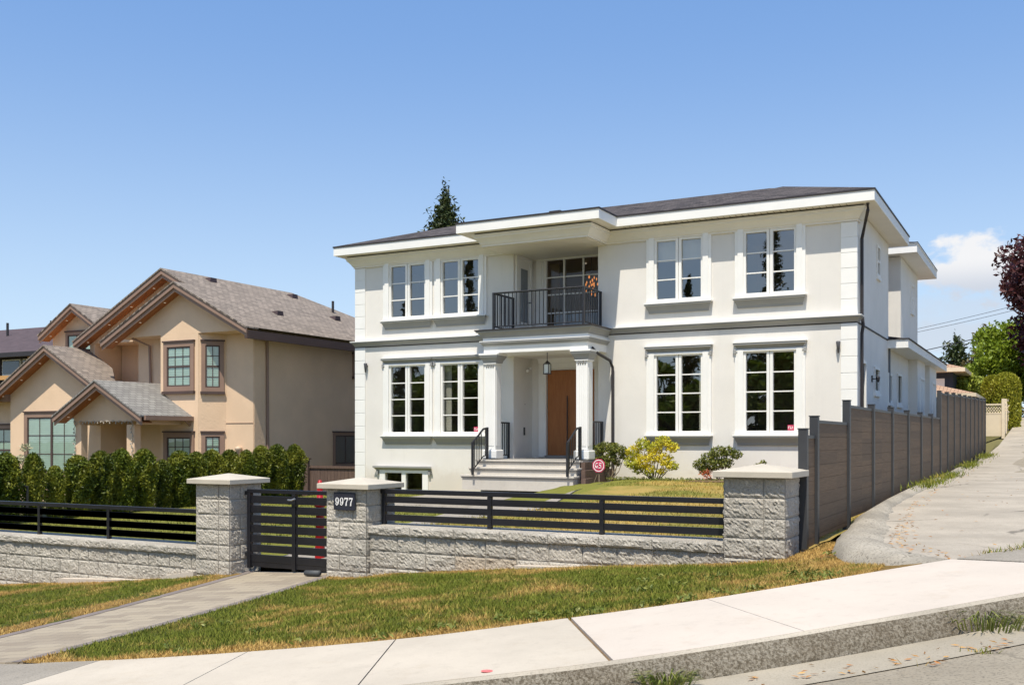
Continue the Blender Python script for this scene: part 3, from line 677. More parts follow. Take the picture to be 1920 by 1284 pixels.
# number plaque 9977 with seriffed figures
pl = MB().box(-7.73, -7.415, 9.945, 9.965, -.865, -.65).build('number_plaque', plaque, pm, bevel=.003)
def ring_glyph(cx, cz, rx, rz, ix, iz, n=22):
    vs = []; fs = []
    for k in range(n):
        t = 2*math.pi*k/n; vs += [(cx+rx*math.cos(t), cz+rz*math.sin(t)), (cx+ix*math.cos(t), cz+iz*math.sin(t))]
    for k in range(n): j = (k+1) % n; fs.append((2*k, 2*j, 2*j+1, 2*k+1))
    return vs, fs
g = MB()
def addg(vs, fs, y): g.add([(v[0], y, v[1]) for v in vs], fs)
h = .098; wdt = .058; z0 = -.81
for i, ch in enumerate('9977'):
    x = -7.70+i*.068
    if ch == '9':
        addg(*ring_glyph(x+.027, z0+h*.66, .027, .034, .011, .026), 9.941)
        pts_ = [(x+.047, z0+h*.62, .009), (x+.046, z0+h*.38, .009), (x+.038, z0+h*.16, .008), (x+.024, z0+.006, .006), (x+.012, z0+.012, .007), (x+.008, z0+.024, .009)]
        vs = []; fs = []
        for q, (a, b, r) in enumerate(pts_): vs += [(a-r, b), (a+r*.8, b)] if q < 3 else [(a, b+r), (a, b-r)]
        for q in range(len(pts_)-1): fs.append((2*q, 2*q+1, 2*q+3, 2*q+2))
        addg(vs, fs, 9.9405)
        addg([(x+.004, z0+.014), (x+.018, z0+.014), (x+.018, z0+.03), (x+.004, z0+.03)], [(0, 1, 2, 3)], 9.940)
    else:
        addg([(x, z0+h*.82), (x+.055, z0+h*.82), (x+.055, z0+h), (x, z0+h)], [(0, 1, 2, 3)], 9.941)
        addg([(x, z0+h*.68), (x+.006, z0+h*.68), (x+.008, z0+h*.83), (x, z0+h*.83)], [(0, 1, 2, 3)], 9.9405)
        addg([(x+.042, z0+h*.84), (x+.055, z0+h*.84), (x+.037, z0+h*.4), (x+.035, z0), (x+.015, z0), (x+.021, z0+h*.4)], [(0, 1, 2, 5), (5, 2, 3, 4)], 9.9405)
g.build('house_number', whitep, pl)
def low_wall(x0, x1, cap_top, zbf, label, first, seed, tan, foots):
    t = thing('block_wall', ((x0+x1)/2, 10.3, zbf((x0+x1)/2)), label, 'wall', None)
    m = MB(); n = max(1, int((x1-x0)/1.2)); zc = cap_top-.1
    for i in range(1):
        course(m, (x0, 10.065, 0), (1, 0, 0), (0, -1, 0), x1-x0, zc, min(zbf(x0), zbf(x1))-.15, first, seed, .4, .2, tan)
    m.mat = 2; m.box(x0, x1, 10.072, 10.5, zc-1.3, zc-.002); m.build('wall_face', [stone, stoneb, mortar], t)
    c = MB(); k = 0; x = x0
    while x < x1-.05:
        w = min(.6, x1-x); rock(c, (x+.003, 10.03, cap_top), (1, 0, 0), (0, 0, -1), (0, -1, 0), w-.006, .1, seed+k, .02, .03)
        c.box(x+.003, x+w-.003, 10.032, 10.55, zc, cap_top-.001); x += w; k += 1
    c.build('coping', stone, t)
    f = MB()
    for a, b, za, zb2 in foots: f.prism([(a, za), (b, zb2), (b, zb2-.35), (a, za-.35)], 'y', 9.95, 10.10)
    if foots: f.build('footing', concw, t)
low_wall(-7.28, -2.91, -1.045, wall_z, 'low block wall with rough coping between the number pillar and the lane corner pillar', .4, 71, lambda x, k: k == 1 and .9 < x < 1.9, [(-5.25, -4.1, -1.40, -1.36), (-4.1, -3.2, -1.40, -1.30)])
low_wall(-22, -10.05, -1.445, wall_z, 'low block wall with rough coping left of the gate pillars', .2, 91, lambda x, k: k == 2 and x > 10.6, [(-12.7, -11.0, -2.02, -1.93), (-10.65, -10.05, -1.86, -1.76)])
def slat_fence(x0, x1, ztop, zbot, posts, n, label, y=10.3):
    t = thing('slatted_fence', ((x0+x1)/2, y, zbot), label, 'fence', 'black slatted fence runs on the block walls')
    MB().box(x0, x1, y-.03, y+.03, ztop-.055, ztop).build('top_rail', fencem, t, bevel=.004)
    for p in posts: MB().box(p-.025, p+.025, y-.026, y+.026, zbot-.02, ztop-.057).build('post', fencem, t, bevel=.003)
    step = (ztop-.055-zbot-.03)/n
    for i in range(n):
        zt = ztop-.055-.032-i*step; m = MB(); e = [x0]+[p for p in posts if x0 < p < x1]+[x1]
        for a, b in zip(e[:-1], e[1:]):
            if b-a < .1: continue
            m.box(a+.027, b-.027, y-.016, y+.016, zt-step+.034, zt)
        m.build('slat', fencem, t, bevel=.003)
slat_fence(-7.27, -2.92, -.615, -1.03, [-7.23, -5.75, -4.35, -2.97], 3, 'black slatted metal fence on the low wall between number plaque pillar and lane corner')
slat_fence(-21.5, -10.06, -.965, -1.43, [-10.1, -12.05, -13.55, -15.4, -17.3, -19.2, -21.2], 3, 'black slatted metal fence on the low wall left of the gate')
t = thing('garden_gate', (-8.67, 10.3, -1.72), 'black slatted metal gate between two block pillars at the walkway', 'gate')
GX = (-9.40, -7.93); zt, zb = -.665, -1.70
MB().box(GX[0], GX[1], 10.26, 10.32, zt-.05, zt).build('top_rail', fencem, t, bevel=.004)
for x in (GX[0], -8.645, GX[1]-.06): MB().box(x, x+.055, 10.258, 10.322, zb, zt-.052).build('stile', fencem, t, bevel=.004)
for i in range(7):
    z1_ = zt-.085-i*.128
    for a, b in ((GX[0]+.057, -8.647), (-8.588, GX[1]-.062)): MB().box(a, b, 10.275, 10.305, z1_-.098, z1_).build('slat', fencem, t, bevel=.003)
MB().box(GX[0]+.057, GX[1]-.062, 10.28, 10.30, zb+.02, zb+.09).build('bottom_rail', fencem, t, bevel=.003)
l = MB(); l.tube([(-8.70, 10.25, -.79), (-8.62, 10.22, -.79), (-8.56, 10.22, -.77)], .012); l.build('latch', simple('galvanised', (.5, .5, .5), .4, .1, 8, metal=.8), t)
for z in (-.74, -1.55): MB().box(GX[0]-.05, GX[0]+.01, 10.27, 10.31, z, z+.05).build('hinge', darkm, t)
t = MB(); t.tube([(-8.22, 10.02, -1.67), (-7.98, 9.99, -1.655)], .035, 10)
tag(t.build('gate_stop', simple('grey_rubber', (.07, .075, .08), .6), None, True), 'small dark grey roll lying on the pavers at the foot of the gate', 'door stop')
# red cone behind the gate
t = thing('traffic_cone', (-8.78, 11.0, -1.70), 'tall slim red cone with grey bands standing behind the gate', 'traffic cone')
m = MB(); m.box(-8.93, -8.63, 10.85, 11.15, -1.70, -1.66); m.lathe((-8.78, 11.0, -1.66), [(.075, 0), (.07, .02), (.052, .73), (.075, .74), (.07, .8), (.045, .81), (.04, .98), (.026, 1.09), (.008, 1.1)], 20); m.build('cone', redp, t, True)
m = MB()
for z in (.35, .66): m.lathe((-8.78, 11.0, -1.66), [(.073-.024*z, z), (.071-.024*z, z+.1)], 20)
m.build('reflective_band', refb, t, True)

# ------------------------------------------------------------------ brown board fence along the lane
FX = -2.27
fy = [10.67, 11.22, 13.16, 15.11, 17.06, 19.05, 21.04, 22.98, 24.81, 26.61, 28.48, 30.38, 32.32, 34.25, 36.16, 38.05, 40.0, 41.94]
ptop = [0.065, 0.205, 0.438, 0.443, 0.454, 0.454, 0.465, 0.476, 1.038, 1.081, 1.135, 1.178, 1.222, 1.265, 1.308, 1.351, 1.394, 1.449]
t = thing('board_fence', (FX, 24, -.7), 'long brown board fence with grey metal posts along the lane', 'fence')
for i, y in enumerate(fy):
    zb = lane_z(FX, y)-.35 if y > 12 else -1.4
    MB().box(FX-.045, FX+.045, y-.045, y+.045, zb, ptop[i]+.03).build('post', postm, t, bevel=.006)
    MB().box(FX-.05, FX+.05, y-.05, y+.05, ptop[i]+.03, ptop[i]+.042).build('post_cap', postm, t)
    if i < len(fy)-1:
        tp = [.0, .165, .385, .39, .40, .41, .42, .43][i] if i < 8 else ptop[i]-.02
        zb2 = lane_z(FX, (y+fy[i+1])/2)-.12 if y > 12 else [-1.2, -1.08][i]
        if i == 7: zb2 = lane_z(FX, y)-.1
        m = MB(); z = tp
        while z > zb2:
            lo = max(zb2, z-.15)
            m.box(FX-.011, FX+.011, y+.045, fy[i+1]-.045, lo+.004, z); z = lo
        m.box(FX-.006, FX+.006, y+.045, fy[i+1]-.045, zb2, tp-.004)
        p = m.build('panel', plank, t)
        MB().box(FX-.02, FX+.02, y+.046, fy[i+1]-.046, tp, tp+.035).build('panel_rail', postm, p)

# ------------------------------------------------------------------ white house
H = thing('white_house', (-11.8, 26, -1.17), 'white two-storey stucco house with porch, balcony and low brown hip roof', 'house')
XL, XR, FY = -19.32, -4.26, 26.0
wins_up = [-17.375, -15.51, -8.78, -6.365]; wins_lo = wins_up
holes = []
for xc in wins_up: holes += [(xc-.66, xc+.66, 3.66, 5.31), (xc-.66, xc+.66, .14, 2.24)]
holes.append((-18.26, -16.78, -1.7, -1.03))
holes += [(-13.74, -11.1, -.58, 2.36), (-13.74, -11.1, 2.98, 5.33)]
w = MB(); w.wall(FY, .16, XL, XR, -1.75, 5.66, holes)
w.box(XL, XL+.16, FY+.161, 37, -1.75, 5.66)
S1w = [(28.74, 29.69, 1.24, 1.93), (29.22, 29.78, 4.45, 5.26), (26.75, 27.35, .3, 1.95)]
w.wall(XR, -.16, FY+.161, 31.5, -1.75, 5.66, S1w, 'x')
w.box(-9, XR-.161, 31.34, 31.5, -1.75, 5.66)
w.box(-19, -7, 36.8, 37, -1.75, 5.66)
# wing behind: ground floor extension, its two bumps and the upper rear block
w.wall(-4.27, -.16, 31.51, 36.2, -1.75, 2.66, [(31.45, 32.2, 1.05, 1.9), (33.4, 34.4, 1.05, 2.0)], 'x')
w.box(-6.5, -3.98, 36.2, 38.4, -1.75, 2.66); w.box(-6.5, -4.27, 38.4, 39.5, -1.75, 2.66); w.box(-6.5, -3.93, 39.5, 41.8, -1.75, 2.66)
w.box(-9, -4.2, 33.75, 38.2, 2.8, 5.66)
w.build('wall', stucco, H)
a = MB()   # alcoves of porch and balcony
for z0_, z1_ in ((-.58, 2.4), (2.98, 5.4)):
    a.box(-13.9, -13.74, FY+.161, 27.36, z0_, z1_); a.box(-11.1, -10.94, FY+.161, 27.36, z0_, z1_)
a.wall(27.2, .15, -13.74, -11.1, -.58, 2.4, [(-13.26, -11.7, -.5, 2.02)])
a.wall(27.2, .15, -13.74, -11.1, 2.98, 5.4, [(-13.34, -11.3, 3.06, 5.3)])
a.box(-13.9, -10.94, FY+.17, 27.36, 2.36, 2.42)
a.build('alcove_wall', stucco, H)
a = MB(); a.box(-14.0, -10.9, 24.75, 27.2, 5.30, 5.34); a.build('balcony_ceiling', cornm, H)
# rooms behind the windows
a = MB(); a.box(XL+.17, -13.91, 29.4, 29.5, -1.7, 5.6); a.box(-10.93, XR-.17, 29.4, 29.5, -1.7, 5.6); a.box(-14.4, -10.4, 31, 31.1, 2.7, 5.6)
a.box(XL+.17, XR-.17, FY+.17, 31, 5.56, 5.6); a.box(XL+.17, -13.91, FY+.17, 29.4, 2.62, 2.66); a.box(-10.93, XR-.17, FY+.17, 29.4, 2.62, 2.66)
a.box(-12.0+1.06, -10.9, 27.37, 31, 2.7, 5.55); a.box(-16.45, -16.4, FY+.17, 29.4, -1.7, 5.5); a.box(-7.6, -7.55, FY+.17, 29.4, -1.7, 5.5)
a.build('room_wall', roomw, H)
a = MB(); a.box(XL+.17, -13.91, FY+.17, 29.4, 2.70, 2.76); a.box(-10.93, XR-.17, FY+.17, 29.4, 2.70, 2.76); a.box(-13.9, -10.94, 27.37, 31, 2.90, 2.94)
a.box(XL+.17, -13.91, FY+.17, 29.4, -.62, -.56); a.box(-10.93, XR-.17, FY+.17, 29.4, -.62, -.56)
a.build('room_floor', roomf, H)
bed = MB(); bed.box(-13.3, -11.3, 27.9, 29.6, 2.95, 3.55); bed.box(-13.3, -11.3, 27.75, 27.9, 2.95, 3.72)
bed.build('sofa', paleblue, H, bevel=.03)
ch = MB(); cx, cy, cz = -12.47, 28.7, 4.62
rod = MB(); rod.tube([(cx, cy, 5.55), (cx, cy, 4.95)], .01); rod.build('chandelier_rod', darkm, H)
for k in range(26):
    t_ = random.uniform(0, 6.28); r = random.uniform(.05, .25); z = cz+random.uniform(-.3, .38)*(1-r)
    ch.lathe((cx+r*math.cos(t_), cy+r*math.sin(t_), z), [(.004, .05), (.022, 0), (.004, -.05)], 6)
ch.build('chandelier', amber, H)
for x in (-13.1, -11.8): MB().lathe((x, 29.6, 5.54), [(.07, 0), (.07, -.015), (0, -.016)], 12).build('ceiling_light', lampm, H)
# windows: casing > sash, glass, sill, hood
def wprof_sill(): return [(0, 0), (0, -.235), (.035, -.235), (.05, -.17), (.075, -.13), (.12, -.05), (.155, -.035), (.155, 0)]
def wprof_hood(): return [(0, 0), (.0, -.15), (.03, -.15), (.045, -.10), (.085, -.05), (.14, -.02), (.14, .03), (.0, .035)]
def window(xc, z0, z1, rows, hood, sill=True, y=FY, gl=glass, top=None):
    x0, x1 = xc-.61, xc+.61; tz = z1+.10 if top is None else top
    c = MB(); ox, oz = .285, .14
    for a_, b_, d_, e_ in ((x0-ox, x0-.07, z0-oz, tz), (x1+.07, x1+ox, z0-oz, tz), (x0-.069, x1+.069, z0-oz, z0-.07), (x0-.069, x1+.069, z1+.07, tz)): c.box(a_, b_, y-.055, y+.03, d_, e_)
    for a_, b_ in ((x0-ox+.075, x0-.06), (x1+.06, x1+ox-.075)): c.box(a_, b_, y-.08, y-.056, z0-.1, tz-.002)
    wnd = c.build('window', trimw, H, bevel=.006)
    s = MB(); yb = y+.05
    for a_, b_ in ((x0-.07, x0), (x0+.53, xc-.008), (xc+.008, x1-.53), (x1, x1+.07)): s.box(a_, b_, y-.035, yb, z0-.07, z1+.07)
    for z_, zz in ((z0-.07, z0), (z1, z1+.07)): s.box(x0, x0+.53, y-.033, yb, z_, zz); s.box(x1-.53, x1, y-.033, yb, z_, zz)
    s.box(xc-.006, xc+.006, y-.0, yb, z0-.07, z1+.07)
    mu = s
    for r in range(1, rows):
        z_ = z0+(z1-z0)*r/rows
        for a_, b_ in ((x0, x0+.53), (x1-.53, x1)): mu.box(a_, b_, y+.008, y+.03, z_-.016, z_+.016)
    s.build('sash', trimw, wnd, bevel=.004)
    g_ = MB()
    for a_, b_ in ((x0, x0+.53), (x1-.53, x1)): g_.quad((a_-.01, y+.032, z0-.01), (b_+.01, y+.032, z0-.01), (b_+.01, y+.032, z1+.01), (a_-.01, y+.032, z1+.01))
    g_.build('glass', gl, wnd)
    if sill:
        q = MB(); q.sweep([(xc-.8, y), (xc-.8, y-.0001), (xc+.8, y-.0001), (xc+.8, y)][1:3], wprof_sill()); q.v = [(v[0]+(-.12 if v[0] < xc else .12)*min(1, (y-v[1])/.155), v[1], v[2]+z0-.14) for v in q.v]; q.build('sill', grey_shade_m, wnd)
        q = MB(); q.box(xc-.93, xc+.93, y-.17, y, z0-.139, z0-.105); q.build('sill_top', trimw, wnd, bevel=.004)
    if hood:
        q = MB(); q.sweep([(xc-.8, y-.0001), (xc+.8, y-.0001)], wprof_hood()); q.v = [(v[0]+(-.12 if v[0] < xc else .12)*min(1, (y-v[1])/.14), v[1], v[2]+z1+.225) for v in q.v]; q.build('hood', grey_shade_m, wnd)
        q = MB(); q.box(xc-.935, xc+.935, y-.155, y, z1+.256, z1+.275); q.box(xc-.86, xc+.86, y-.075, y-.0, z1+.04, z1+.074); q.build('hood_trim', trimw, wnd)
        q = MB()
        for sx in (-1, 1): q.box(xc+sx*.885-.03, xc+sx*.885+.03, y-.10, y, z1-.02, z1+.10)
        q.build('bracket', grey_shade_m, wnd, bevel=.01)
    return wnd
for i, xc in enumerate(wins_up):
    window(xc, 3.72, 5.26, 3, False, top=5.375)
    wn_ = window(xc, .2, 2.19, 4, True)
    if i in (1, 3):
        d = MB(); x = xc+.61; d.box(x-.17, x-.015, FY+.022, FY+.026, .21, .345); d.build('security_sticker', redp2, wn_)
        d = MB(); xx = x-.155
        for k in range(3): d.box(xx+k*.045, xx+k*.045+.012, FY+.018, FY+.0215, .245, .315)
        d.box(xx+.012, xx+.04, FY+.018, FY+.0215, .3, .312); d.box(xx+.057, xx+.085, FY+.018, FY+.0215, .247, .259); d.box(xx+.102, xx+.12, FY+.018, FY+.0215, .275, .287)
        d.build('sticker_letters', whitep, wn_)
cu = MB(); cu.box(-8.30, -8.12, FY+.25, FY+.28, .0, 2.3); cu.build('curtain', stucco, H); cu = MB(); cu.box(-16.2, -15.98, FY+.25, FY+.28, 0, 2.3); cu.build('curtain', stucco, H)
cu = MB(); cu.box(-9.5, -8.0, FY+.22, FY+.24, 4.75, 5.35); cu.build('roller_blind', stucco, H)
# basement window at ground level
c = MB(); bx0, bx1, by = -18.2, -16.83, FY
for a_, b_ in ((bx0-.2, bx0-.0), (bx1, bx1+.2)): c.box(a_, b_, by-.05, by+.03, -1.7, -.95)
c.box(bx0, bx1, by-.049, by+.03, -1.05, -.95); c.box(-17.59, -17.44, by-.04, by+.03, -1.7, -1.051)
bw = c.build('basement_window', trimw, H, bevel=.005)
MB().quad((bx0, by+.03, -1.7), (bx1, by+.03, -1.7), (bx1, by+.03, -1.05), (bx0, by+.03, -1.05)).build('glass', glass, bw)
q = MB(); q.sweep([(-18.5, by-.0001), (-16.55, by-.0001)], wprof_hood()); q.v = [(v[0]+(-.1 if v[0] < -17.5 else .1)*min(1, (by-v[1])/.14), v[1], v[2]-.87) for v in q.v]; q.build('hood', grey_shade_m, bw)
q = MB()
for x in (-18.47, -16.57): q.box(x-.03, x+.03, by-.09, by, -1.1, -.99)
q.build('bracket', grey_shade_m, bw)
# eaves, roof
ov = .5; Z0, Z1 = 5.68, 5.925
bxl, bxr, byf = -14.64, -10.35, 24.29
out = [(XL-ov, 25.5), (bxl, 25.5), (bxl, byf), (bxr, byf), (bxr, 25.5), (XR+ov, 25.5), (XR+ov, 32.1), (-5.2, 32.1), (-5.2, 37.4), (XL-ov, 37.4)]
e = MB(); e.prism(out, 'z', Z0, Z1); e.build('eave', trimw, H)
so = MB(); so.prism([(XL-ov+.03, 25.53), (bxl+.03, 25.53), (bxl+.03, byf+.03), (bxr-.03, byf+.03), (bxr-.03, 25.53), (XR+ov-.03, 25.53), (XR+ov-.03, 32.07), (-5.2, 32.07), (-5.2, 37.3), (XL-ov+.03, 37.3)], 'z', Z0-.006, Z0-.001)
so.build('soffit', cornm, H)
sv = MB(); x = -10.2
while x < -4.4: sv.box(x, x+.018, 25.6, 25.93, Z0-.009, Z0-.0065); x += .16
sv.build('soffit_vent', simple('soffit_groove', (.30, .26, .2), .8), H)
ed = MB(); oo = [(p[0]+(.02 if p[0] > -11 else -.02), p[1]-.02 if p[1] < 26 else p[1]) for p in out]; ed.prism(oo, 'z', Z1+.001, Z1+.045); ed.build('drip_edge', blackg, H)
def hip(m, x0, x1, y0, y1, z, p):
    if x1-x0 > y1-y0: hh = (y1-y0)/2; r = [(x0+hh, y0+hh), (x1-hh, y0+hh)]
    else: hh = (x1-x0)/2; r = [(x0+hh, y0+hh), (x0+hh, y1-hh)]
    zz = z+hh*p; V_ = [(x0, y0, z), (x1, y0, z), (x1, y1, z), (x0, y1, z), (*r[0], zz), (*r[1], zz)]
    m.add(V_, [(0, 1, 5, 4), (1, 2, 5), (2, 3, 4, 5), (3, 0, 4)] if x1-x0 > y1-y0 else [(0, 1, 4), (1, 2, 5, 4), (2, 3, 5), (3, 0, 4, 5)])
r = MB(); zr = Z1+.046
hip(r, XL-ov, XR+ov, 25.5, 32.1, zr, .325); hip(r, bxl, bxr, byf, 30.5, zr+.001, .2); hip(r, -9.4, XR+ov-.001, 25.501, 31.4, zr+.002, .34)
r.box(-12.75, -12.4, 26.3, 26.6, 6.3, 6.50)
r.build('roof', whouse_roof, H)
# crown moulding under the soffit, belt course
crown = [(0, 0), (.0, -.32), (.06, -.32), (.06, -.275), (.085, -.265), (.12, -.2), (.19, -.12), (.22, -.10), (.22, -.055), (.245, -.045), (.245, 0)]
path = [(XL, 30), (XL, FY), (-13.98, FY), (-13.98, 24.72), (-10.88, 24.72), (-10.88, FY), (XR, FY), (XR, 26.35)]
k = MB(); k.sweep(path, [(o, z+Z0-.045) for o, z in crown]); k.build('cornice', cornm, H)
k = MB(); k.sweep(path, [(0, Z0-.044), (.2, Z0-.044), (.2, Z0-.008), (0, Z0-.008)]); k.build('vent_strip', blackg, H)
k = MB(); k.wall(24.73, .2, -13.97, -10.89, 5.31, 5.64, []); k.box(-13.97, -13.75, 24.931, 26, 5.31, 5.64); k.box(-11.1, -10.89, 24.931, 26, 5.31, 5.64); k.build('balcony_beam', cornm, H)
bprof = [(0, 0), (0, -.14), (.03, -.14), (.05, -.1), (.10, -.035), (.13, -.03), (.13, 0)]
for nm, pa in (('belt_course', [(XL, 30), (XL, FY), (-13.99, FY)]), ('belt_course', [(-10.83, FY), (XR, FY), (XR, 26.3)])):
    k = MB(); k.sweep(pa, [(o, z+3.0) for o, z in bprof]); k.build(nm, grey_shade_m, H)
    k = MB(); k.sweep(pa, [(0, 3.001), (.145, 3.001), (.145, 3.025), (0, 3.04)]); k.build('belt_lip', trimw, H)
    k = MB(); k.sweep(pa, [(0, 2.83), (.014, 2.83), (.014, 2.859), (0, 2.859)]); k.build('belt_dark_strip', blackg, H)  # thin black strip along the underside of the belt
# side belt strip and base flashing
MB().box(XR, XR+.02, 26.31, 31.5, 2.84, 2.88).build('belt_dark_strip', blackg, H)
MB().box(-10.7, XR, FY-.02, FY-.001, -1.19, -1.10).build('base_flashing', blackg, H)
# quoins
for (x0, x1) in ((XL-.03, XL+.36), (XR-.36, XR+.03)):
    q = MB()
    for z0_, z1_, n in ((-1.25, 2.83, 10), (3.04, 5.31, 6)):
        for i in range(n):
            a_ = z0_+(z1_-z0_)*i/n; b_ = z0_+(z1_-z0_)*(i+1)/n; q.box(x0, x1, FY-.03, FY-.001, a_+.007, b_-.007)
            if x1 > -5: q.box(XR+.001, XR+.03, FY-.001, FY+.12, a_+.007, b_-.007)
        q.box(x0+.004, x1-.004, FY-.018, FY-.0005, z0_, z1_)
    q.build('quoin', trimw, H, bevel=.006)
# porch
PX0, PX1, PY = -13.98, -10.84, 24.69
m = MB()
for z0_, z1_, o in ((2.36, 2.66, 0), (2.665, 2.80, .02)):
    m.box(PX0-o, PX1+o, PY-o, PY+.35, z0_, z1_); m.box(PX0-o, PX0+.32, PY+.351, FY, z0_, z1_); m.box(PX1-.32, PX1+o, PY+.351, FY, z0_, z1_)
m.box(PX0+.001, PX1-.001, PY+.01, FY, 2.80, 2.95); m.box(PX0+.3, PX1-.3, PY+.3, FY+.16, 2.37, 2.40)
m.build('porch_entablature', trimw, H)
pp = [(PX0, FY), (PX0, PY), (PX1, PY), (PX1, FY)]
k = MB(); k.sweep(pp, [(.0, 2.965), (0, 2.775), (.03, 2.775), (.05, 2.82), (.12, 2.91), (.17, 2.925), (.17, 2.965)]); k.build('porch_cornice', grey_shade_m, H)
k = MB(); k.sweep(pp, [(.0, 2.67), (0, 2.56), (.02, 2.56), (.06, 2.62), (.085, 2.63), (.085, 2.67)]); k.build('porch_moulding', grey_shade_m, H)
k = MB(); k.sweep(pp, [(.0, 2.70), (0, 2.671), (.095, 2.671), (.095, 2.695)]); k.build('porch_moulding_lip', trimw, H)
m = MB(); m.box(PX0-.2, PX1+.2, PY-.2, FY-.15, 2.967, 3.0); m.build('balcony_slab', blackg, H, bevel=.004)
MB().box(-13.74, -11.1, FY-.149, 27.2, 2.955, 2.985).build('balcony_floor', concg, H)
for cxx in (-13.80, -11.02):
    cyy = PY+.20; m = MB(); hw = .165
    m.box(cxx-hw, cxx+hw, cyy-hw, cyy+hw, -.3, 2.06)
    for f_ in (-.09, -.03, .03, .09): m.box(cxx+f_-.026, cxx+f_+.026, cyy-hw-.010, cyy-hw+.002, -.2, 1.98); m.box(cxx+hw-.002, cxx+hw+.010, cyy+f_-.026, cyy+f_+.026, -.2, 1.98)
    col = m.build('column', trimw, H)
    MB().box(cxx-hw-.055, cxx+hw+.055, cyy-hw-.055, cyy+hw+.055, -.56, -.31).build('plinth', trimw, col, bevel=.03)
    k = MB(); sq = [(cxx-hw, cyy+hw), (cxx-hw, cyy-hw), (cxx+hw, cyy-hw), (cxx+hw, cyy+hw)]
    k.sweep(sq, [(0, 2.30), (0, 2.10), (.03, 2.10), (.05, 2.16), (.11, 2.25), (.12, 2.30)], True); k.build('capital', grey_shade_m, col)
    k = MB(); k.box(cxx-hw-.13, cxx+hw+.13, cyy-hw-.13, cyy+hw+.13, 2.301, 2.355); k.sweep(sq, [(0, 2.09), (0, 2.06), (.035, 2.06), (.035, 2.09)], True); k.build('capital_band', trimw, col, bevel=.004)
    k = MB()
    for f_ in (-.1, -.035, .035, .1): k.lathe((cxx+f_, cyy-hw-.02, 2.0), [(.004, -.045), (.024, 0), (.024, .05)], 8)
    k.build('capital_leaf', grey_shade_m, col)
# porch floor and steps
MB().box(-14.05, -10.82, 24.35, 27.2, -.62, -.57).build('porch_floor', stepdark, H)
m = MB(); m.box(-13.9, -10.95, 24.37, 26, -1.5, -.62); m.build('porch_base', stepm, H)
for i in range(3):
    z = -.57-.2*i; y = 24.34-.32*i
    s = MB(); s.box(-13.98-.06*i, -10.92+.05*i, y-.0+.02, 24.37 if i == 0 else y+.36, z-.2-.2, z-.048); st = s.build('step', stepm, H)
    MB().box(-14.02-.06*i, -10.88+.05*i, y-.025, y+.345, z-.047, z).build('tread', stepm, st, bevel=.006)
    MB().box(-14.0-.06*i, -10.9+.05*i, y-.004, y+.019, z-.088, z-.048).build('nosing_shade', stepdark, st)  # dark strip paints the shadow line under the front edge of the tread
s = MB()
for i in range(3): s.box(-10.86+.14*i, -10.74+.14*i, 24.3-.3*i, 25.9 if i < 2 else 24.2, -1.4, -.62-.2*i)
s.build('step_cheek', woodf, H)
# stair railings
def railing(nm, pts, zt, zb, n, posts, mat=darkm, hh=.04):
    """pts: polyline with rail height offset; balusters are children"""
    m = MB()
    for (a_, b_) in zip(pts[:-1], pts[1:]):
        m.tube([(a_[0], a_[1], a_[2]+zt), (b_[0], b_[1], b_[2]+zt)], .028, 6); m.tube([(a_[0], a_[1], a_[2]+zb), (b_[0], b_[1], b_[2]+zb)], .017, 6)
    for p in posts: m.box(p[0]-.028, p[0]+.028, p[1]-.028, p[1]+.028, p[2], p[2]+zt+.02)
    rl = m.build(nm, mat, H)
    for (a_, b_), c_ in zip(zip(pts[:-1], pts[1:]), n):
        for i in range(1, c_+1):
            t_ = i/(c_+1); p = [a_[q]+(b_[q]-a_[q])*t_ for q in range(3)]
            MB().box(p[0]-.01, p[0]+.01, p[1]-.01, p[1]+.01, p[2]+zb, p[2]+zt-.01).build('baluster', mat, rl)
    return rl
for x in (-13.72, -10.93):
    railing('stair_railing', [(x, 24.42, -.57), (x, 24.2, -.6), (x, 23.62, -.97)], .86, .12, [1, 4], [(x, 24.42, -.57), (x, 23.62, -.97)])
railing('porch_railing', [(-13.86, 25.1, -.57), (-13.86, 25.9, -.57)], 1.02, .1, [6], [(-13.86, 25.08, -.57), (-13.86, 25.92, -.57)])
railing('porch_railing', [(-10.95, 25.1, -.57), (-10.95, 25.9, -.57)], 1.02, .1, [6], [(-10.95, 25.08, -.57), (-10.95, 25.92, -.57)])
br_ = [(-13.72, FY-.02, 3.0), (-13.72, 24.78, 3.0), (-11.0, 24.78, 3.0), (-11.0, FY-.02, 3.0)]
railing('balcony_railing', br_, 1.02, .1, [9, 22, 9], [br_[1], br_[2], (-11.0, 25.93, 3.0), (-13.72, 25.93, 3.0)])
# front door and its surround, balcony window and side door
def surround(x0, x1, z0, z1, y):
    m = MB(); m.box(x0-.24, x0, y-.07, y, z0, z1+.05); m.box(x1, x1+.24, y-.07, y, z0, z1+.05); m.box(x0-.24, x1+.24, y-.07, y, z1+.051, z1+.2)
    for a_, b_ in ((x0-.17, x0-.05), (x1+.05, x1+.17)): m.box(a_, b_, y-.095, y-.071, z0, z1+.05)
    m.sweep([(x0-.24, y-.0001), (x1+.24, y-.0001)], [(.0, z1+.2), (.075, z1+.2), (.10, z1+.27), (.17, z1+.35), (.17, z1+.39), (0, z1+.4)])
    return m.build('door_surround', trimw, H, bevel=.005)
surround(-13.26, -11.7, -.55, 2.02, 27.2)
m = MB(); m.box(-13.25, -11.71, 27.24, 27.3, -.49, 2.01); dr_ = m.build('front_door', doorm, H, bevel=.003); MB().tube([(-12.58, 27.17, .3-.6), (-12.58, 27.17, 1.25)], .018, 8).build('pull_handle', darkm, dr_)
MB().box(-13.26, -11.7, 27.05, 27.24, -.57, -.495).build('door_sill', stepdark, H)
surround(-13.34, -11.3, 3.0, 5.2, 27.2)
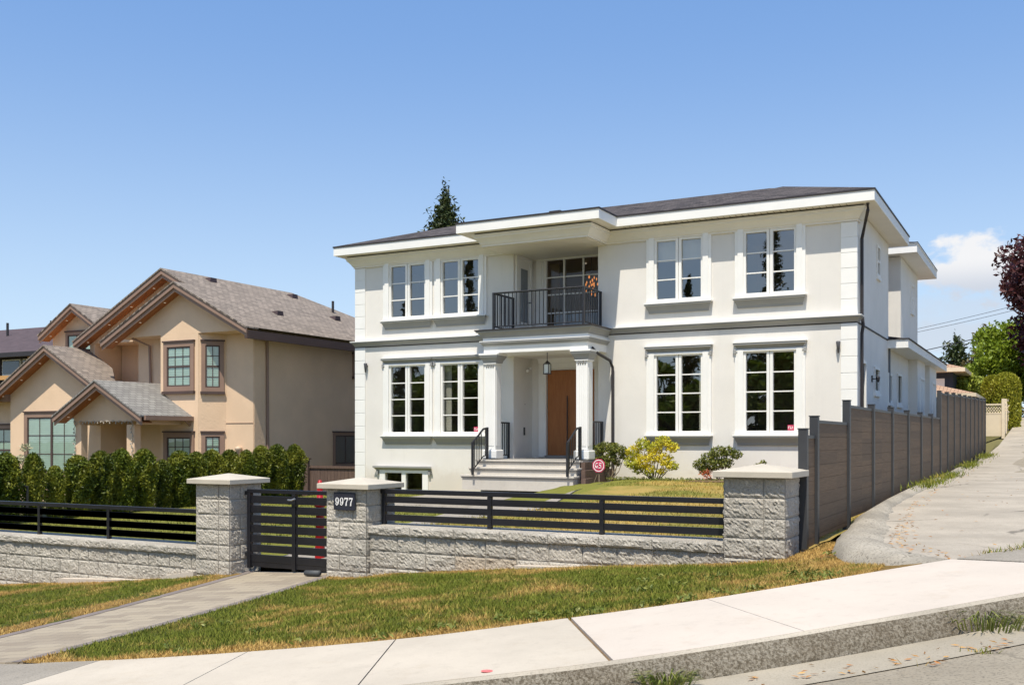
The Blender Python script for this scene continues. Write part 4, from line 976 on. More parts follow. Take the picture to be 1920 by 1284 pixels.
m = MB(); bx = [-13.3, -12.7, -12.1, -11.5, -11.32]
m.box(-13.34, -13.27, 27.19, 27.28, 3.06, 5.3); m.box(-11.37, -11.3, 27.19, 27.28, 3.06, 5.3); m.box(-13.27, -11.37, 27.19, 27.28, 5.26, 5.3); m.box(-13.27, -11.37, 27.19, 27.28, 3.06, 3.12)
for x in (-12.7, -12.08): m.box(x-.022, x+.022, 27.2, 27.26, 3.12, 5.26)
for z in (4.75, 4.24, 3.70): m.box(-13.27, -11.37, 27.205, 27.25, z-.018, z+.018)
bwn = m.build('balcony_window', trimw, H)
MB().quad((-13.3, 27.255, 3.08), (-11.34, 27.255, 3.08), (-11.34, 27.255, 5.28), (-13.3, 27.255, 5.28)).build('glass', glassb, bwn)
m = MB(); x = -13.739; m.box(x, x+.05, 26.1, 26.22, 3.0, 5.2); m.box(x, x+.05, 27.0, 27.12, 3.0, 5.2); m.box(x, x+.055, 26.1, 27.12, 5.201, 5.3); m.box(x, x+.03, 26.221, 26.999, 3.0, 5.2)
bd = m.build('balcony_door', trimw, H, bevel=.005)
MB().box(x+.031, x+.04, 26.4, 26.82, 3.4, 4.95).build('door_glass', simple('grey_door_glass', (.22, .24, .26), .1), bd); MB().tube([(x+.03, 26.9, 4.0), (x+.1, 26.9, 4.0), (x+.1, 26.82, 4.0)], .015).build('handle', darkm, bd)
# downspouts
k = MB(); k.tube([(-3.95, 25.75, 5.67), (-3.95, 25.75, 5.5), (-4.19, 26.4, 4.95), (-4.19, 26.4, 3.1), (-4.16, 26.4, 2.8), (-4.19, 26.4, 2.6), (-4.19, 26.4, -1.1)], .042, 8); k.build('downspout', blackg, H)
k = MB(); k.tube([(-10.83, 24.95, 2.42), (-10.76, 25.05, 2.3), (-10.66, 25.8, 2.12), (-10.64, 25.93, 1.95), (-10.64, 25.93, -1.1)], .042, 8); k.build('downspout', blackg, H)
k = MB(); k.tube([(-4.24, 31.55, 2.85), (-4.24, 31.55, -.6)], .035, 8); k.build('downspout', simple('grey_downspout', (.12, .13, .15), .5), H)
# porch lantern, sconces, camera
for x, z in ((-4.67, 2.3), (-18.9, 2.25)):
    m = MB(); m.lathe((x, FY-.09, z), [(.02, -.2), (.045, -.02), (.055, .06), (.05, .09), (.0, .1)], 10); m.box(x-.03, x+.03, FY-.06, FY, z-.02, z+.04); m.build('wall_lamp', simple('dark_sconce', (.10, .10, .11), .4), H, True)
m = MB(); m.tube([(-4.25, 28.4, 1.58), (-4.13, 28.4, 1.58), (-4.10, 28.4, 1.63)], .014); m.lathe((-4.10, 28.4, 1.56), [(.03, -.07), (.05, .01), (.055, .06), (.02, .10)], 10); m.box(-4.26, -4.235, 28.34, 28.46, 1.5, 1.67); m.build('wall_lamp', darkm, H)
m = MB(); m.lathe((-13.66, 26.9, 2.05), [(.05, 0), (.05, .05), (.02, .06)], 10); m.tube([(-13.68, 26.85, 2.03), (-13.6, 26.6, 1.98)], .045, 10); m.build('security_camera', whitep, H)
MB().box(-13.735, -13.72, 26.62, 26.7, .1, .33).build('intercom', darkm, H)
MB().lathe((-13.73, 26.7, 1.0), [(.02, 0), (.02, .01)], 8).build('doorbell', darkm, H)
LT = thing('lantern', (-12.32, 25.3, 1.85), 'small black glass lantern hanging under the porch ceiling', 'lantern')
m = MB(); m.tube([(-12.32, 25.3, 2.37), (-12.32, 25.3, 2.12)], .01); m.lathe((-12.32, 25.3, 2.05), [(.11, 0), (.1, .02), (.03, .08), (.015, .1)], 4)
for sx in (-1, 1):
    for sy in (-1, 1): m.box(-12.32+sx*.075-.008, -12.32+sx*.075+.008, 25.3+sy*.075-.008, 25.3+sy*.075+.008, 1.79, 2.05)
m.box(-12.41, -12.23, 25.21, 25.39, 1.77, 1.79); m.build('cage', darkm, LT)
MB().box(-12.385, -12.255, 25.235, 25.365, 1.80, 2.04).build('glass_pane', frost, LT)
# side windows
def side_window(y0, y1, z0, z1, x=XR, split=False):
    m = MB(); f_ = .07
    for a_, b_, c_, d_ in ((y0-f_, y0, z0-f_, z1+f_), (y1, y1+f_, z0-f_, z1+f_), (y0, y1, z0-f_, z0), (y0, y1, z1, z1+f_)): m.box(x-.02, x+.035, a_, b_, c_, d_)
    if split: m.box(x-.02, x+.02, y0, y1, (z0+z1)/2-.03, (z0+z1)/2+.03)
    m.box(x, x+.06, y0-.1, y1+.1, z0-.16, z0-f_-.001)
    w_ = m.build('window', trimw, H); MB().quad((x-.015, y0, z0), (x-.015, y1, z0), (x-.015, y1, z1), (x-.015, y0, z1)).build('glass', glass_side, w_)
side_window(28.84, 29.6, 1.24+.06, 1.87); side_window(29.3, 29.72, 4.5, 5.22, split=True); side_window(26.8, 27.3, .36, 1.9)
side_window(31.5, 32.15, 1.12, 1.85, -4.27); side_window(33.5, 34.35, 1.12, 1.95, -4.27); side_window(36.9, 38.0, -.2, 2.0, -3.98); side_window(40.2, 41.4, .3, 2.0, -3.93); side_window(36.3, 36.9, 4.3, 5.1, -4.2, split=True)
# eaves of the rear parts
e = MB(); e.box(-9, -3.67, 33.25, 39.2, Z0, Z1); e.box(-9, -3.65, 33.22, 39.2, Z1+.001, Z1+.04); e.build('rear_eave', trimw, H)
MB().box(-9, -3.64, 33.2, 39.2, Z1+.041, Z1+.06).build('drip_edge', blackg, H); r = MB(); hip(r, -12, -3.67, 33.25, 39.2, Z1+.062, .28); r.build('rear_roof', whouse_roof, H)
e = MB(); e.box(-7, -3.69, 31.3, 43.3, 2.62, 2.86); e.build('lower_eave', trimw, H); r = MB(); r.box(-7, -3.66, 31.27, 43.3, 2.861, 2.895); r.prism([(-3.69, 2.9), (-6.8, 3.4), (-6.8, 2.9)], 'y', 31.6, 43.3); r.build('lower_roof', whouse_roof, H)

# ------------------------------------------------------------------ neighbouring beige house
NH = thing('neighbour_house', (-27, 25, -2.2), 'beige stucco house with brown-trimmed gables and grey shingle roof left of the white house', 'house')
def chev(m, xc, zr, hl, hr, s, t0, t1, y0, y1):
    p = []
    for t, o in ((t0, 1), (t1, -1)):
        q = [(xc-hl, zr-hl*s-t), (xc, zr-t), (xc+hr, zr-hr*s-t)]; p += q[::o]
    return m.prism(p, 'y', y0, y1)
def gable(par, xc, zr, hl, hr, s, y0, y1, wy, rmat, rake_r=None, lights=0, names=('gable_roof', 'rake_board', 'gable_soffit'), yr=None):
    rr = hr if rake_r is None else rake_r
    if rmat:
        m = MB()
        if yr is None: chev(m, xc, zr, hl, hr, s, 0, .05, y0-.03, y1)
        else: m.prism([(xc-hl, zr-hl*s), (xc, zr), (xc, zr-.05), (xc-hl, zr-hl*s-.05)], 'y', y0-.03, y1); m.add([(x_, y_, zr-(x_-xc)*s-dz_) for dz_ in (0, .05) for x_, y_ in ((xc, y0-.03), (xc+hr, y0-.03), (xc+hr, y0+.75), (xc+1.3, yr), (xc, yr))], [(0, 1, 2, 3, 4), (9, 8, 7, 6, 5), (0, 5, 6, 1), (1, 6, 7, 2), (2, 7, 8, 3), (3, 8, 9, 4)])
        m.build(names[0], rmat, par)
    m = MB(); chev(m, xc, zr, hl, rr, s, .052, .21, y0, y0+.05); rb = m.build(names[1], brownt, par)
    m = MB(); chev(m, xc, zr, hl-.02, rr-.02, s, .20, .33, y0+.052, y0+.09); m.build('rake_moulding', brownt, rb)
    m = MB(); chev(m, xc, zr, hl-.04, rr-.04, s, .24, .26, y0+.092, wy); sf = m.build(names[2], cedar, par)
    for i in range(lights):
        t_ = (i+.6)/lights*hl; x = xc-t_; z = zr-t_*s-.265; m = MB(); m.lathe((x, (y0+wy)/2+.05, z), [(.035, .0), (.04, -.012), (.0, -.013)], 10); m.build('soffit_light', lampm, sf)
def gwall(m, xc, zr, hl, hr, s, zb, y0, th):
    m.prism([(xc-hl, zb), (xc+hr, zb), (xc+hr, max(zb+.01, zr-hr*s-.2)), (xc, zr-.2), (xc-hl, max(zb+.01, zr-hl*s-.2))], 'y', y0, y0+th)
# main block
w = MB(); w.wall(25.4, .2, -30.7, -23, -2.3, 3.45, [(-30.45, -28.25, 2.0, 3.40)]); gwall(w, -26.62, 5.76, 4.08, 3.62, .52, 3.451, 25.4, .2)
w.wall(-23, -.2, 25.601, 36, -2.3, 3.45, [(29.58, 30.96, -1.0, .2), (30.8, 31.5, 2.4, 3.04)], 'x'); w.box(-30.7, -30.5, 25.601, 36, -2.3, 3.45)
w.box(-30.45, -28.0, 26.6, 26.7, 1.9, 3.5); w.box(-28.25, -28.1, 25.601, 26.6, 1.9, 3.5); w.box(-30.45, -28.2, 25.601, 26.6, 1.9, 2.0); w.box(-30.45, -28.2, 25.601, 26.6, 3.41, 3.46)
gwall(w, -25.42, 5.125, 3.09, 2.51, .52, 3.46, 24.77, .15); w.box(-28.51, -22.91, 24.921, 25.399, 3.44, 3.52)
w.build('wall', beige, NH)
b = MB(); b.prism([(-26.5, 25.399), (-26.5, 24.77), (-24.80, 24.77), (-24.80, 25.399)], 'z', -2.3, 3.459); b.build('bay_wall', beige, NH)
b = MB(); b.prism([(-24.799, 25.399), (-24.799, 24.775), (-24.17, 25.399)], 'z', -2.3, 3.439); b.build('bay_wall', beiger, NH)
b = MB(); b.box(-22.999, -22.975, 25.42, 25.95, -2.3, 3.2); b.build('corner_strip', beiger, NH)
MB().box(-24.17, -23, 25.385, 25.3995, .50, .515).build('expansion_joint', brownt, NH)
m = MB(); xe, ze = -22.3, 5.76-4.32*.52; xl, zl = -31.0, 5.76-4.38*.52; xc, zr = -26.62, 5.76
m.add([(xe, 24.87, ze), (xe, 36.4, ze), (xc, 31.6, zr), (xc, 24.87, zr), (xl, 24.87, zl), (xl, 36.4, zl)], [(0, 1, 2, 3), (3, 2, 5, 4), (1, 5, 2)])
m.prism([(xe, ze-.05), (xc, zr-.05), (xc, zr-.003), (xe, ze-.003)], 'y', 24.87, 24.95)
m.prism([(xl, zl-.05), (xc, zr-.05), (xc, zr-.003), (xl, zl-.003)], 'y', 24.87, 24.95)
rf = m.build('roof', nroof_x, NH)
gable(NH, xc, zr, 4.38, 1.3, .52, 24.9, 26, 25.4, None, lights=4)
gable(NH, -25.42, 5.14, 3.45, 3.12, .52, 24.3, 24.95, 24.77, nroof_x, lights=3)
MB().box(-22.42, -22.29, 24.36, 36.4, 3.15, 3.41).build('gutter', brownd, NH); MB().box(-23, -22.43, 25.3, 36.4, 3.24, 3.27).build('eave_soffit', brownd, NH)
for (px, py) in ((395, 527), (548, 557), (520, 589), (628, 598)):
    # roof vents on the right-hand slope
    y = W3(px, py, Y=30); best = min((abs((5.76-.52*(p.x+26.62))-p.z), p) for p in [W3(px, py, Y=q/10) for q in range(250, 360)])[1]
    m = MB(); m.prism([(best.y-.17, best.z-.06), (best.y+.17, best.z-.06), (best.y+.14, best.z+.10), (best.y-.14, best.z+.10)], 'x', best.x-.14, best.x+.14); m.build('roof_vent', farroof, NH)
p = min((abs((5.76-.52*(q.x+26.62))-q.z), q) for q in [W3(624, 586, Y=k_/10) for k_ in range(250, 360)])[1]
MB().tube([(p.x, p.y, p.z-.1), (p.x, p.y, p.z+.45)], .05).build('vent_pipe', blackg, NH)
class OB(MB):
    """boxes in the frame of a wall: a along the wall, d out of it"""
    def __init__(s, P, u): super().__init__(); s.P = Vector(P); s.u = Vector(u).normalized(); s.n = Vector((s.u.y, -s.u.x))
    def bx(s, a0, a1, d0, d1, z0, z1):
        q = lambda a, d: s.P+s.u*a+s.n*d
        vs = [(*q(a, d), z) for z in (z0, z1) for d in (d0, d1) for a in (a0, a1)]
        return s.add(vs, [(0, 2, 3, 1), (4, 5, 7, 6), (0, 1, 5, 4), (2, 6, 7, 3), (0, 4, 6, 2), (1, 3, 7, 5)])
def nwin(P, u, w_, z0, z1, cols, rows, trimw_=.16, sill=True, blinds=True, split=None, slats=True):
    c = OB(P, u); t = trimw_
    c.bx(0, t, 0, .05, z0+t, z1-t); c.bx(w_-t, w_, 0, .05, z0+t, z1-t); c.bx(0, w_, 0, .05, z0, z0+t); c.bx(0, w_, 0, .05, z1-t, z1)
    wd_ = c.build('window', brownt, NH)
    c = OB(P, u); c.bx(-.03, w_+.03, 0, .085, z1+.001, z1+.05); c.build('drip_cap', brownd, wd_); c = OB(P, u)
    if sill: c.bx(-.03, w_+.03, 0, .10, z0-.09, z0-.001)
    c.build('sill', brownd, wd_)
    f = OB(P, u); a0, a1, b0, b1 = t, w_-t, z0+t, z1-t; fr = .045
    f.bx(a0, a0+fr, .0, .03, b0, b1); f.bx(a1-fr, a1, .0, .03, b0, b1); f.bx(a0+fr, a1-fr, .0, .03, b0, b0+fr); f.bx(a0+fr, a1-fr, .0, .03, b1-fr, b1)
    if split: f.bx(a0+fr, a1-fr, 0, .035, b0+(b1-b0)*split-.03, b0+(b1-b0)*split+.03)
    for i in range(1, cols): x = a0+(a1-a0)*i/cols; wd2 = .05 if (cols == 4 and i == 2) else .012; f.bx(x-wd2, x+wd2, .0, .025 if wd2 < .02 else .04, b0+fr, b1-fr)
    for j in range(1, rows): z = b0+(b1-b0)*j/rows; f.bx(a0+fr, a1-fr, .0, .022, z-.012, z+.012)
    f.build('frame', brownd, wd_)
    g_ = OB(P, u); g_.add([(*(g_.P+g_.u*a_+g_.n*.013), z) for a_, z in ((a0+.01, b0+.01), (a1-.01, b0+.01), (a1-.01, b1-.01), (a0+.01, b1-.01))], [(0, 1, 2, 3)]); g_.build('glass', glassn, wd_)
    bl = OB(P, u); bl.bx(a0+.01, a1-.01, .003, .005, b0+.01, b1-.01)
    if blinds:
        k_ = int((b1-b0)/.075)
        for i in range(k_): z = b0+(i+.5)*(b1-b0)/k_; bl.bx(a0+.05, a1-.05, .0052, .010, z-.024, z+.022)
    bl.build('blind', blind if blinds else brownd, wd_)
nwin((-26.33, 24.77), (1, 0), 1.38, 1.57, 3.2, 3, 4, split=.5); nwin((-26.33, 24.77), (1, 0), 1.38, -1.4, .2, 3, 4, split=.5)
nwin((-24.73, 24.84), (1, 1), .72, 1.55, 3.2, 2, 4, .13, split=.5); nwin((-24.73, 24.84), (1, 1), .72, -1.4, .2, 2, 4, .13)
nwin((-23, 29.55), (0, 1), 1.45, -1.02, .22, 2, 1, .1, blinds=False); nwin((-23, 30.72), (0, 1), .9, 2.3, 3.14, 1, 1, .1, blinds=False)
nwin((-28.85, 26.6), (1, 0), .55, 2.1, 3.2, 1, 1, .08, blinds=False)
# living room gable, left bay, porch, rear gable
w = MB(); w.wall(24.1, .2, -33.3, -28.6, -2.3, 1.65, []); gwall(w, -30.85, 3.24, 2.45, 2.25, .57, 1.651, 24.1, .2); w.box(-28.8, -28.6, 24.301, 25.399, -2.3, 1.65); w.box(-33.3, -33.1, 24.301, 27.2, -2.3, 1.65)
w.build('living_room_wall', beige, NH)
gable(NH, -30.85, 3.24, 2.95, 2.75, .57, 23.6, 27.4, 24.1, nroof_x, lights=3, yr=25.4)
nwin((-32.5, 24.1), (1, 0), 2.9, -1.35, .92, 4, 3, .17)
w = MB(); w.box(-38, -33.301, 24.6, 27.5, -2.3, 1.5); w.build('left_bay_wall', beige, NH); w = MB(); w.box(-38, -33.302, 23.9, 25.4, 1.34, 1.56); w.build('canopy_fascia', brownt, NH); w = MB(); w.box(-38, -33.303, 23.88, 25.5, 1.561, 1.84); w.build('canopy_cap', nroof_x, NH)
nwin((-36.2, 24.6), (1, 0), 2.85, -1.2, .5, 6, 3, .14, split=.45)
w = MB(); gwall(w, -27.1, 1.88, 1.6, 1.6, .56, .64, 23.1, .2); w.box(-28.7, -28.42, 23.1, 25.39, .45, .639); w.box(-25.78, -25.5, 23.1, 25.39, .45, .639); w.box(-28.62, -28.34, 23.1, 23.35, -2.3, .45); w.box(-26.22, -25.87, 23.1, 23.35, -2.3, .449); w.box(-28.418, -25.782, 23.101, 23.3, .56, .6395); w.box(-28.2, -26.5, 25.1, 25.39, -2.3, .63)
w.build('porch_wall', beige, NH)
gable(NH, -27.1, 1.88, 2.02, 2.05, .56, 22.6, 25.38, 23.1, nroof_y, lights=2)
MB().box(-25.12, -24.98, 22.75, 24.76, .58, .72).build('porch_gutter', brownt, NH)
w = MB(); w.wall(27.5, .2, -35.4, -32.1, 1, 4.15, []); gwall(w, -33.75, 5.25, 1.65, 1.65, .6, 4.151, 27.5, .2); w.build('rear_wall', beige, NH)
gable(NH, -33.75, 5.25, 1.9, 1.95, .6, 27.0, 32, 27.5, nroof_x, lights=2)
nwin((-34.6, 27.5), (1, 0), 1.75, 3.2, 4.2, 3, 1, .12)
for pts in ([(-22.9, 25.95, 3.2), (-22.93, 26.0, 3.0), (-22.94, 26.05, -2.2)], [(-28.0, 24.9, 3.45), (-27.6, 25.3, 3.2), (-27.55, 25.34, .9)], [(-25.1, 24.5, .6), (-25.2, 25.0, .3), (-25.2, 25.1, -2.2)]):
    MB().tube(pts, .045, 8).build('downspout', brownt, NH)
m = MB(); m.lathe((-23.55, 25.3, -.35), [(.02, -.38), (.09, -.05), (.12, 0), (.12, .06), (.02, .1)], 12); m.build('wall_lamp', simple('lamp_shade', (.55, .42, .3), .5), NH, True)
# string of white lights on the porch
m = MB(); cable = []
for i in range(40):
    t_ = i/39; x = -28.62+2.75*t_; cable.append((x, 23.05, .60-.06*abs(math.sin(t_*9*math.pi))))
m.tube(cable, .008, 5)
for i, c_ in enumerate(cable):
    if i % 2 == 0: m.lathe((c_[0], c_[1]-.01, c_[2]-.05), [(.006, -.03), (.022, 0), (.006, .04)], 6)
for x, n in ((-28.62, 12), (-25.95, 10)):
    pts = [(x+.05*math.sin(i*1.9), 23.07, .58-i*.12) for i in range(n)]; m.tube(pts, .010, 5)
    for p in pts: m.lathe((p[0], p[1]-.015, p[2]-.03), [(.006, -.03), (.024, 0), (.006, .04)], 6)
tag(m.build('string_lights', simple('string_light_plastic', (.5, .45, .38), .5, .4, 30)), 'string of small lights hung along the beige porch beam and posts', 'string lights')
# dark house far left
D = thing('dark_house', (-57, 45, -2.5), 'dark house with brown-purple hip roof and lumber frame behind the beige house', 'house')
m = MB(); m.box(-80, -54.6, 43, 58, -4, 5.4); m.build('wall', simple('dark_siding', (.03, .022, .022), .8), D)
m = MB(); hip(m, -82, -53.3, 41.8, 59.5, 5.35, .33); m.box(-82, -53.3, 41.8, 59.5, 5.2, 5.349); m.build('roof', farroof, D)
m = MB(); m.box(-80, -53.5, 41.6, 41.79, 5.1, 5.38); m.build('gutter', blackg, D)
for x, w_ in ((-60.1, 1.8), (-58.1, 1.3)):
    m = MB(); m.box(x, x+w_, 42.9, 43, 4.05, 5.08); wv = m.build('window', trimw, D); MB().box(x+.1, x+w_-.1, 42.86, 42.9, 4.15, 4.98).build('glass', simple('blue_dark_glass', (.03, .05, .09), .05, .05, 1, 0, 50, 1), wv)
m = MB(); m.box(-56.4, -55.85, 42.0, 42.3, -2, 5.1); m.box(-64, -54, 42.05, 42.25, 3.72, 3.98); m.build('lumber_frame', woody, D)
for px, py in ((96, 608), (14, 612)):
    q = W3(px, py, Y=48); MB().tube([(q.x, q.y, q.z-1.2), (q.x, q.y, q.z+.25)], .09).build('vent_pipe', blackg, D)
# wooden fence between the houses
t = thing('wooden_fence', (-21.2, 26.4, -1.7), 'weathered wooden fence closing the gap between the beige and white houses', 'fence')
m = MB(); x = -22.97
while x < -19.4: m.box(x, x+.13, 26.4, 26.425, -2.4, -.95+.01*math.sin(x*9)); x += .138
m.build('board', woodf, t); MB().box(-22.97, -19.36, 26.36, 26.399, -.96, -.88).build('rail', woodf, t)
MB().box(-21.62, -21.48, 26.28, 26.38, -2.4, -.68).build('post', woodf, t); MB().box(-21.67, -21.43, 26.25, 26.41, -.679, -.64).build('post_cap', woodf, t)
# handrail far left
t = MB(); q_ = [W3(px, py, Y=15) for px, py in ((22, 942), (46, 911), (51, 911), (51, 960))]; t.tube(q_, .03, 8)
tag(t.build('handrail', darkm), 'short black metal handrail beside the cedar hedge at the far left', 'handrail')

# ------------------------------------------------------------------ plants
def leaves(P, s, elong=1.5, up=None, upw=.0):
    P = np.asarray(P, np.float32); n = len(P); s = np.asarray(s, np.float32)*np.ones(n, np.float32)
    a = rng.normal(size=(n, 3))
    if up is not None: a = a+np.asarray(up)*upw
    a /= np.linalg.norm(a, axis=1, keepdims=True)+1e-9
    b = rng.normal(size=(n, 3)); b -= a*(a*b).sum(1, keepdims=True); b /= np.linalg.norm(b, axis=1, keepdims=True)+1e-9
    c = np.cross(a, b); sl = (s*elong)[:, None]; sw = (s*.55)[:, None]
    bend = c*(s*.18)[:, None]
    v = np.stack([P-a*sl*.5, P+b*sw*.5+bend, P+a*sl*.5, P-b*sw*.5+bend], 1)
    return v.reshape(-1, 3), np.arange(n*4).reshape(-1, 4)
def merge(parts):
    V = []; F = []; o = 0
    for v, f in parts: V.append(v); F.append(f+o); o += len(v)
    return np.concatenate(V), np.concatenate(F)
def shell(c, r, n, inner=.75):
    d = rng.normal(size=(n, 3)); d /= np.linalg.norm(d, axis=1, keepdims=True); return np.array(c)+d*np.array(r)*rng.uniform(inner, 1.03, (n, 1)), d
def blob_core(c, r, n=12):
    vs = []; fs = []
    for i in range(n+1):
        ph = math.pi*i/n
        for k in range(n): t = 2*math.pi*k/n; vs.append((c[0]+r[0]*math.sin(ph)*math.cos(t), c[1]+r[1]*math.sin(ph)*math.sin(t), c[2]+r[2]*math.cos(ph)))
    for i in range(n):
        for k in range(n): fs.append((i*n+k, i*n+(k+1) % n, (i+1)*n+(k+1) % n, (i+1)*n+k))
    return np.array(vs, np.float32), np.array(fs)
# cedar hedge along the left lot line
def cedar_bush(seed):
    h, w_ = 1.9, .37; P = []; U = []; rs = np.random.default_rng(seed)
    n = 5200; z = rs.uniform(0, 1, n)**.85; t = rs.uniform(0, 2*np.pi, n)
    prof = np.minimum(1, .72+.5*z)*np.sqrt(np.clip(1-(np.clip(z-.55, 0, 1)/.45)**2.6, 0, 1))
    lump = 1+.16*np.sin(3*t+seed+z*5)+.12*np.sin(5*t-z*11+seed*2)+rs.normal(0, .09, n)
    r = w_*prof*lump*rs.uniform(.72, 1.04, n)
    P = np.stack([r*np.cos(t), r*np.sin(t), z*h], 1); U = np.stack([np.cos(t)*.6, np.sin(t)*.6, np.ones(n)], 1)
    v, f = leaves(P, rs.uniform(.05, .10, n), 1.4, U, .55)
    cv, cf = blob_core((0, 0, .86), (w_*.66, w_*.66, .88)); return merge([(v, f), (cv, cf)])
protos = [cedar_bush(i+1) for i in range(5)]; pm_ = []
tops = [(-35, 852), (11, 853), (62, 853), (103, 876), (145, 857), (188, 849), (228, 845), (269, 845), (305, 864), (336, 848), (367, 850), (397, 846), (430, 846), (462, 846), (489, 838), (519, 836), (552, 836)]
for i, (px, py) in enumerate(tops):
    q = W3(px, py, X=-20.55); zb = yard_z(-20.3, q.y)-.1; k_ = i % 5
    sx = {2: .62, 3: .6, 8: .62, 13: .66}.get(i, (.82, .88, .80, .86)[i % 4])
    if len(pm_) < 5:
        o = npmesh('cedar_shrub', *protos[k_], cedarl); pm_.append(o)
    else: o = pm_[k_].copy(); COL.objects.link(o)
    o.location = (-20.55, q.y, zb); o.rotation_euler = (0, 0, i*1.3); o.scale = (sx, sx, (q.z-zb)/1.86)
    lab = {0: 'first clipped cedar at the left end of the hedge, partly out of frame', 1: 'second clipped cedar at the far left end of the hedge', 2: 'slim conical cedar standing free near the left end of the hedge', 3: 'shortest slim cedar in front of the wide blind-covered window', 4: 'rounded cedar right of the shortest one in the hedge', 5: 'rounded cedar in front of the left porch post', 6: 'tall rounded cedar in front of the beige porch opening', 7: 'tall rounded cedar in front of the right porch post', 8: 'low narrow cedar between taller ones right of the beige porch', 9: 'cedar below the lower bay window, left half', 10: 'cedar below the lower bay window, right half', 11: 'cedar in front of the chamfered bay window', 12: 'cedar just right of the chamfered bay window', 13: 'narrow cedar left of the downspout corner of the beige house', 14: 'cedar in front of the rough stucco corner of the beige house', 15: 'second cedar from the right end of the hedge', 16: 'broad cedar closing the right end of the hedge'}[i]
    tag(o, lab, 'cedar', 'clipped cedars of the side hedge')
# pale shrub by the left window
def shrub(name, c, blobs, nl, ls, lm, label, cat, stems, sm=bark, elong=1.5, group=None, extra=None):
    t = thing(name, c, label, cat, group); P = []; 
    tot = sum(b[3]**2 for b in blobs)
    for bx_, by_, bz_, r in blobs:
        n = int(1.8*nl*r*r/tot); p, d = shell((c[0]+bx_, c[1]+by_, c[2]+bz_), (r, r*.9, r*.75), n, .45); P.append(p)
    P = np.concatenate(P); npmesh('foliage', *leaves(P, rng.uniform(.7, 1.3, len(P))*ls, elong), lm, t)
    m = MB()
    for bx_, by_, bz_, r in blobs[:stems]:
        b = Vector((c[0]+random.uniform(-.05, .05), c[1], c[2]-.05)); e = Vector((c[0]+bx_, c[1]+by_, c[2]+bz_)); mid = (b+e)/2+Vector((random.uniform(-.08, .08), 0, -.06)); m.tube([b, mid, e], [.018, .013, .006], 6)
    m.build('stem', sm, t)
    if extra: P, d = shell(extra[0], extra[1], extra[2], .4); npmesh('flowers', *leaves(P, extra[3], 1.4), extra[4], t)
    return t
def rb(n, rx, ry, z0, z1, r0, r1, seed):
    rs = random.Random(seed); return [(rs.uniform(-rx, rx), rs.uniform(-ry, ry), rs.uniform(z0, z1), rs.uniform(r0, r1)) for _ in range(n)]
gz = -1.10
shrub('shrub', (-10.5, 25.35, gz), [(-.35, 0, .8, .2), (-.15, .1, .86, .22), (.1, 0, .84, .22), (.3, 0, .8, .2), (-.25, 0, .58, .18), (.05, 0, .6, .2), (.38, .1, .62, .14), (-.05, -.1, .4, .14), (.2, .1, .45, .12)], 1100, .055, rhodo, 'leggy flat-topped rhododendron beside the porch steps', 'shrub', 9, barkl)
shrub('shrub', (-9.2, 25.25, gz), [(-.55, 0, .75, .24), (-.3, 0, .95, .22), (.0, 0, .85, .24), (.25, 0, 1.02, .22), (.48, 0, .88, .2), (-.6, 0, .45, .24), (-.3, -.1, .5, .26), (0, -.1, .62, .22), (.3, 0, .55, .24), (.5, 0, .4, .18), (-.1, -.1, .28, .2), (-.45, 0, .28, .16), (.2, 0, .25, .14)], 2100, .055, yellowl, 'bright yellow-leaved shrub under the right-hand house window', 'shrub', 10, bark)
shrub('shrub', (-7.55, 25.3, gz), [(-.42, 0, .45, .2), (-.2, 0, .6, .22), (.05, 0, .75, .22), (.3, 0, .78, .2), (.5, 0, .7, .16), (-.3, 0, .3, .18), (0, 0, .45, .24), (.25, 0, .5, .2)], 1300, .055, rhodo2, 'green shrub with red blooms beside the lane corner pillar', 'shrub', 8, bark, extra=((-7.75, 25.15, gz+.2), (.2, .1, .13), 90, .05, redl))
shrub('small_plant', (-6.42, 25.3, gz), [(-.1, 0, .42, .1), (.06, 0, .5, .09), (.17, 0, .38, .08)], 60, .06, rhodo, 'small sparse plant by the wall behind the corner pillar', 'plant', 3, bark)
shrub('shrub', (-31.2, 22.9, -2.2), [(0, 0, 1.0, .3), (-.3, 0, .7, .3), (.2, 0, 1.5, .25), (.35, 0, 1.9, .2), (-.35, 0, 1.2, .2)], 420, .085, palel, 'pale leggy shrub behind the hedge under the beige living room window', 'shrub', 5, barkl)
# low edging plants in the bed
P = []
for i in range(700):
    x = random.uniform(-10.4, -7.2); P.append((x, 25.0+random.uniform(-.2, .3), gz+random.uniform(0, .09)))
tag(npmesh('ground_cover', *leaves(P, .05, 1.4), rhodo2), 'dark low ground cover along the bed under the house wall', 'ground cover', kind='stuff')
# security sign
t = thing('yard_sign', (-10.1, 23.7, -1.14), 'round pink-red security sign on a stake beside the porch steps', 'sign')
m = MB(); m.tube([(-10.1, 23.72, -1.2), (-10.1, 23.72, -.8)], .012); m.tube([(-10.28, 23.72, -1.2), (-10.13, 23.72, -.85)], .008); m.build('stake', barkl, t)
m = MB(); m.prism([(-10.1+.18*math.cos(math.pi/4*i+math.pi/8), -.68+.18*math.sin(math.pi/4*i+math.pi/8)) for i in range(8)], 'y', 23.69, 23.71); bd = m.build('board', redp2, t)
m = MB()
vs, fs = ring_glyph(-10.1, -.68, .15, .15, .13, .13, 20); m.add([(v[0], 23.686, v[1]) for v in vs], fs)
for pts in ([(-.02, .06), (-.07, .05), (-.09, .0), (-.07, -.05), (-.02, -.05), (-.02, -.01), (-.05, -.01)], [(.08, .05), (.03, .06), (.02, .02), (.07, -.01), (.07, -.05), (.01, -.06)]):
    m.tube([(-10.1+a_, 23.684, -.68+b_) for a_, b_ in pts], .012, 5)
m.build('sign_lettering', whitep, bd)
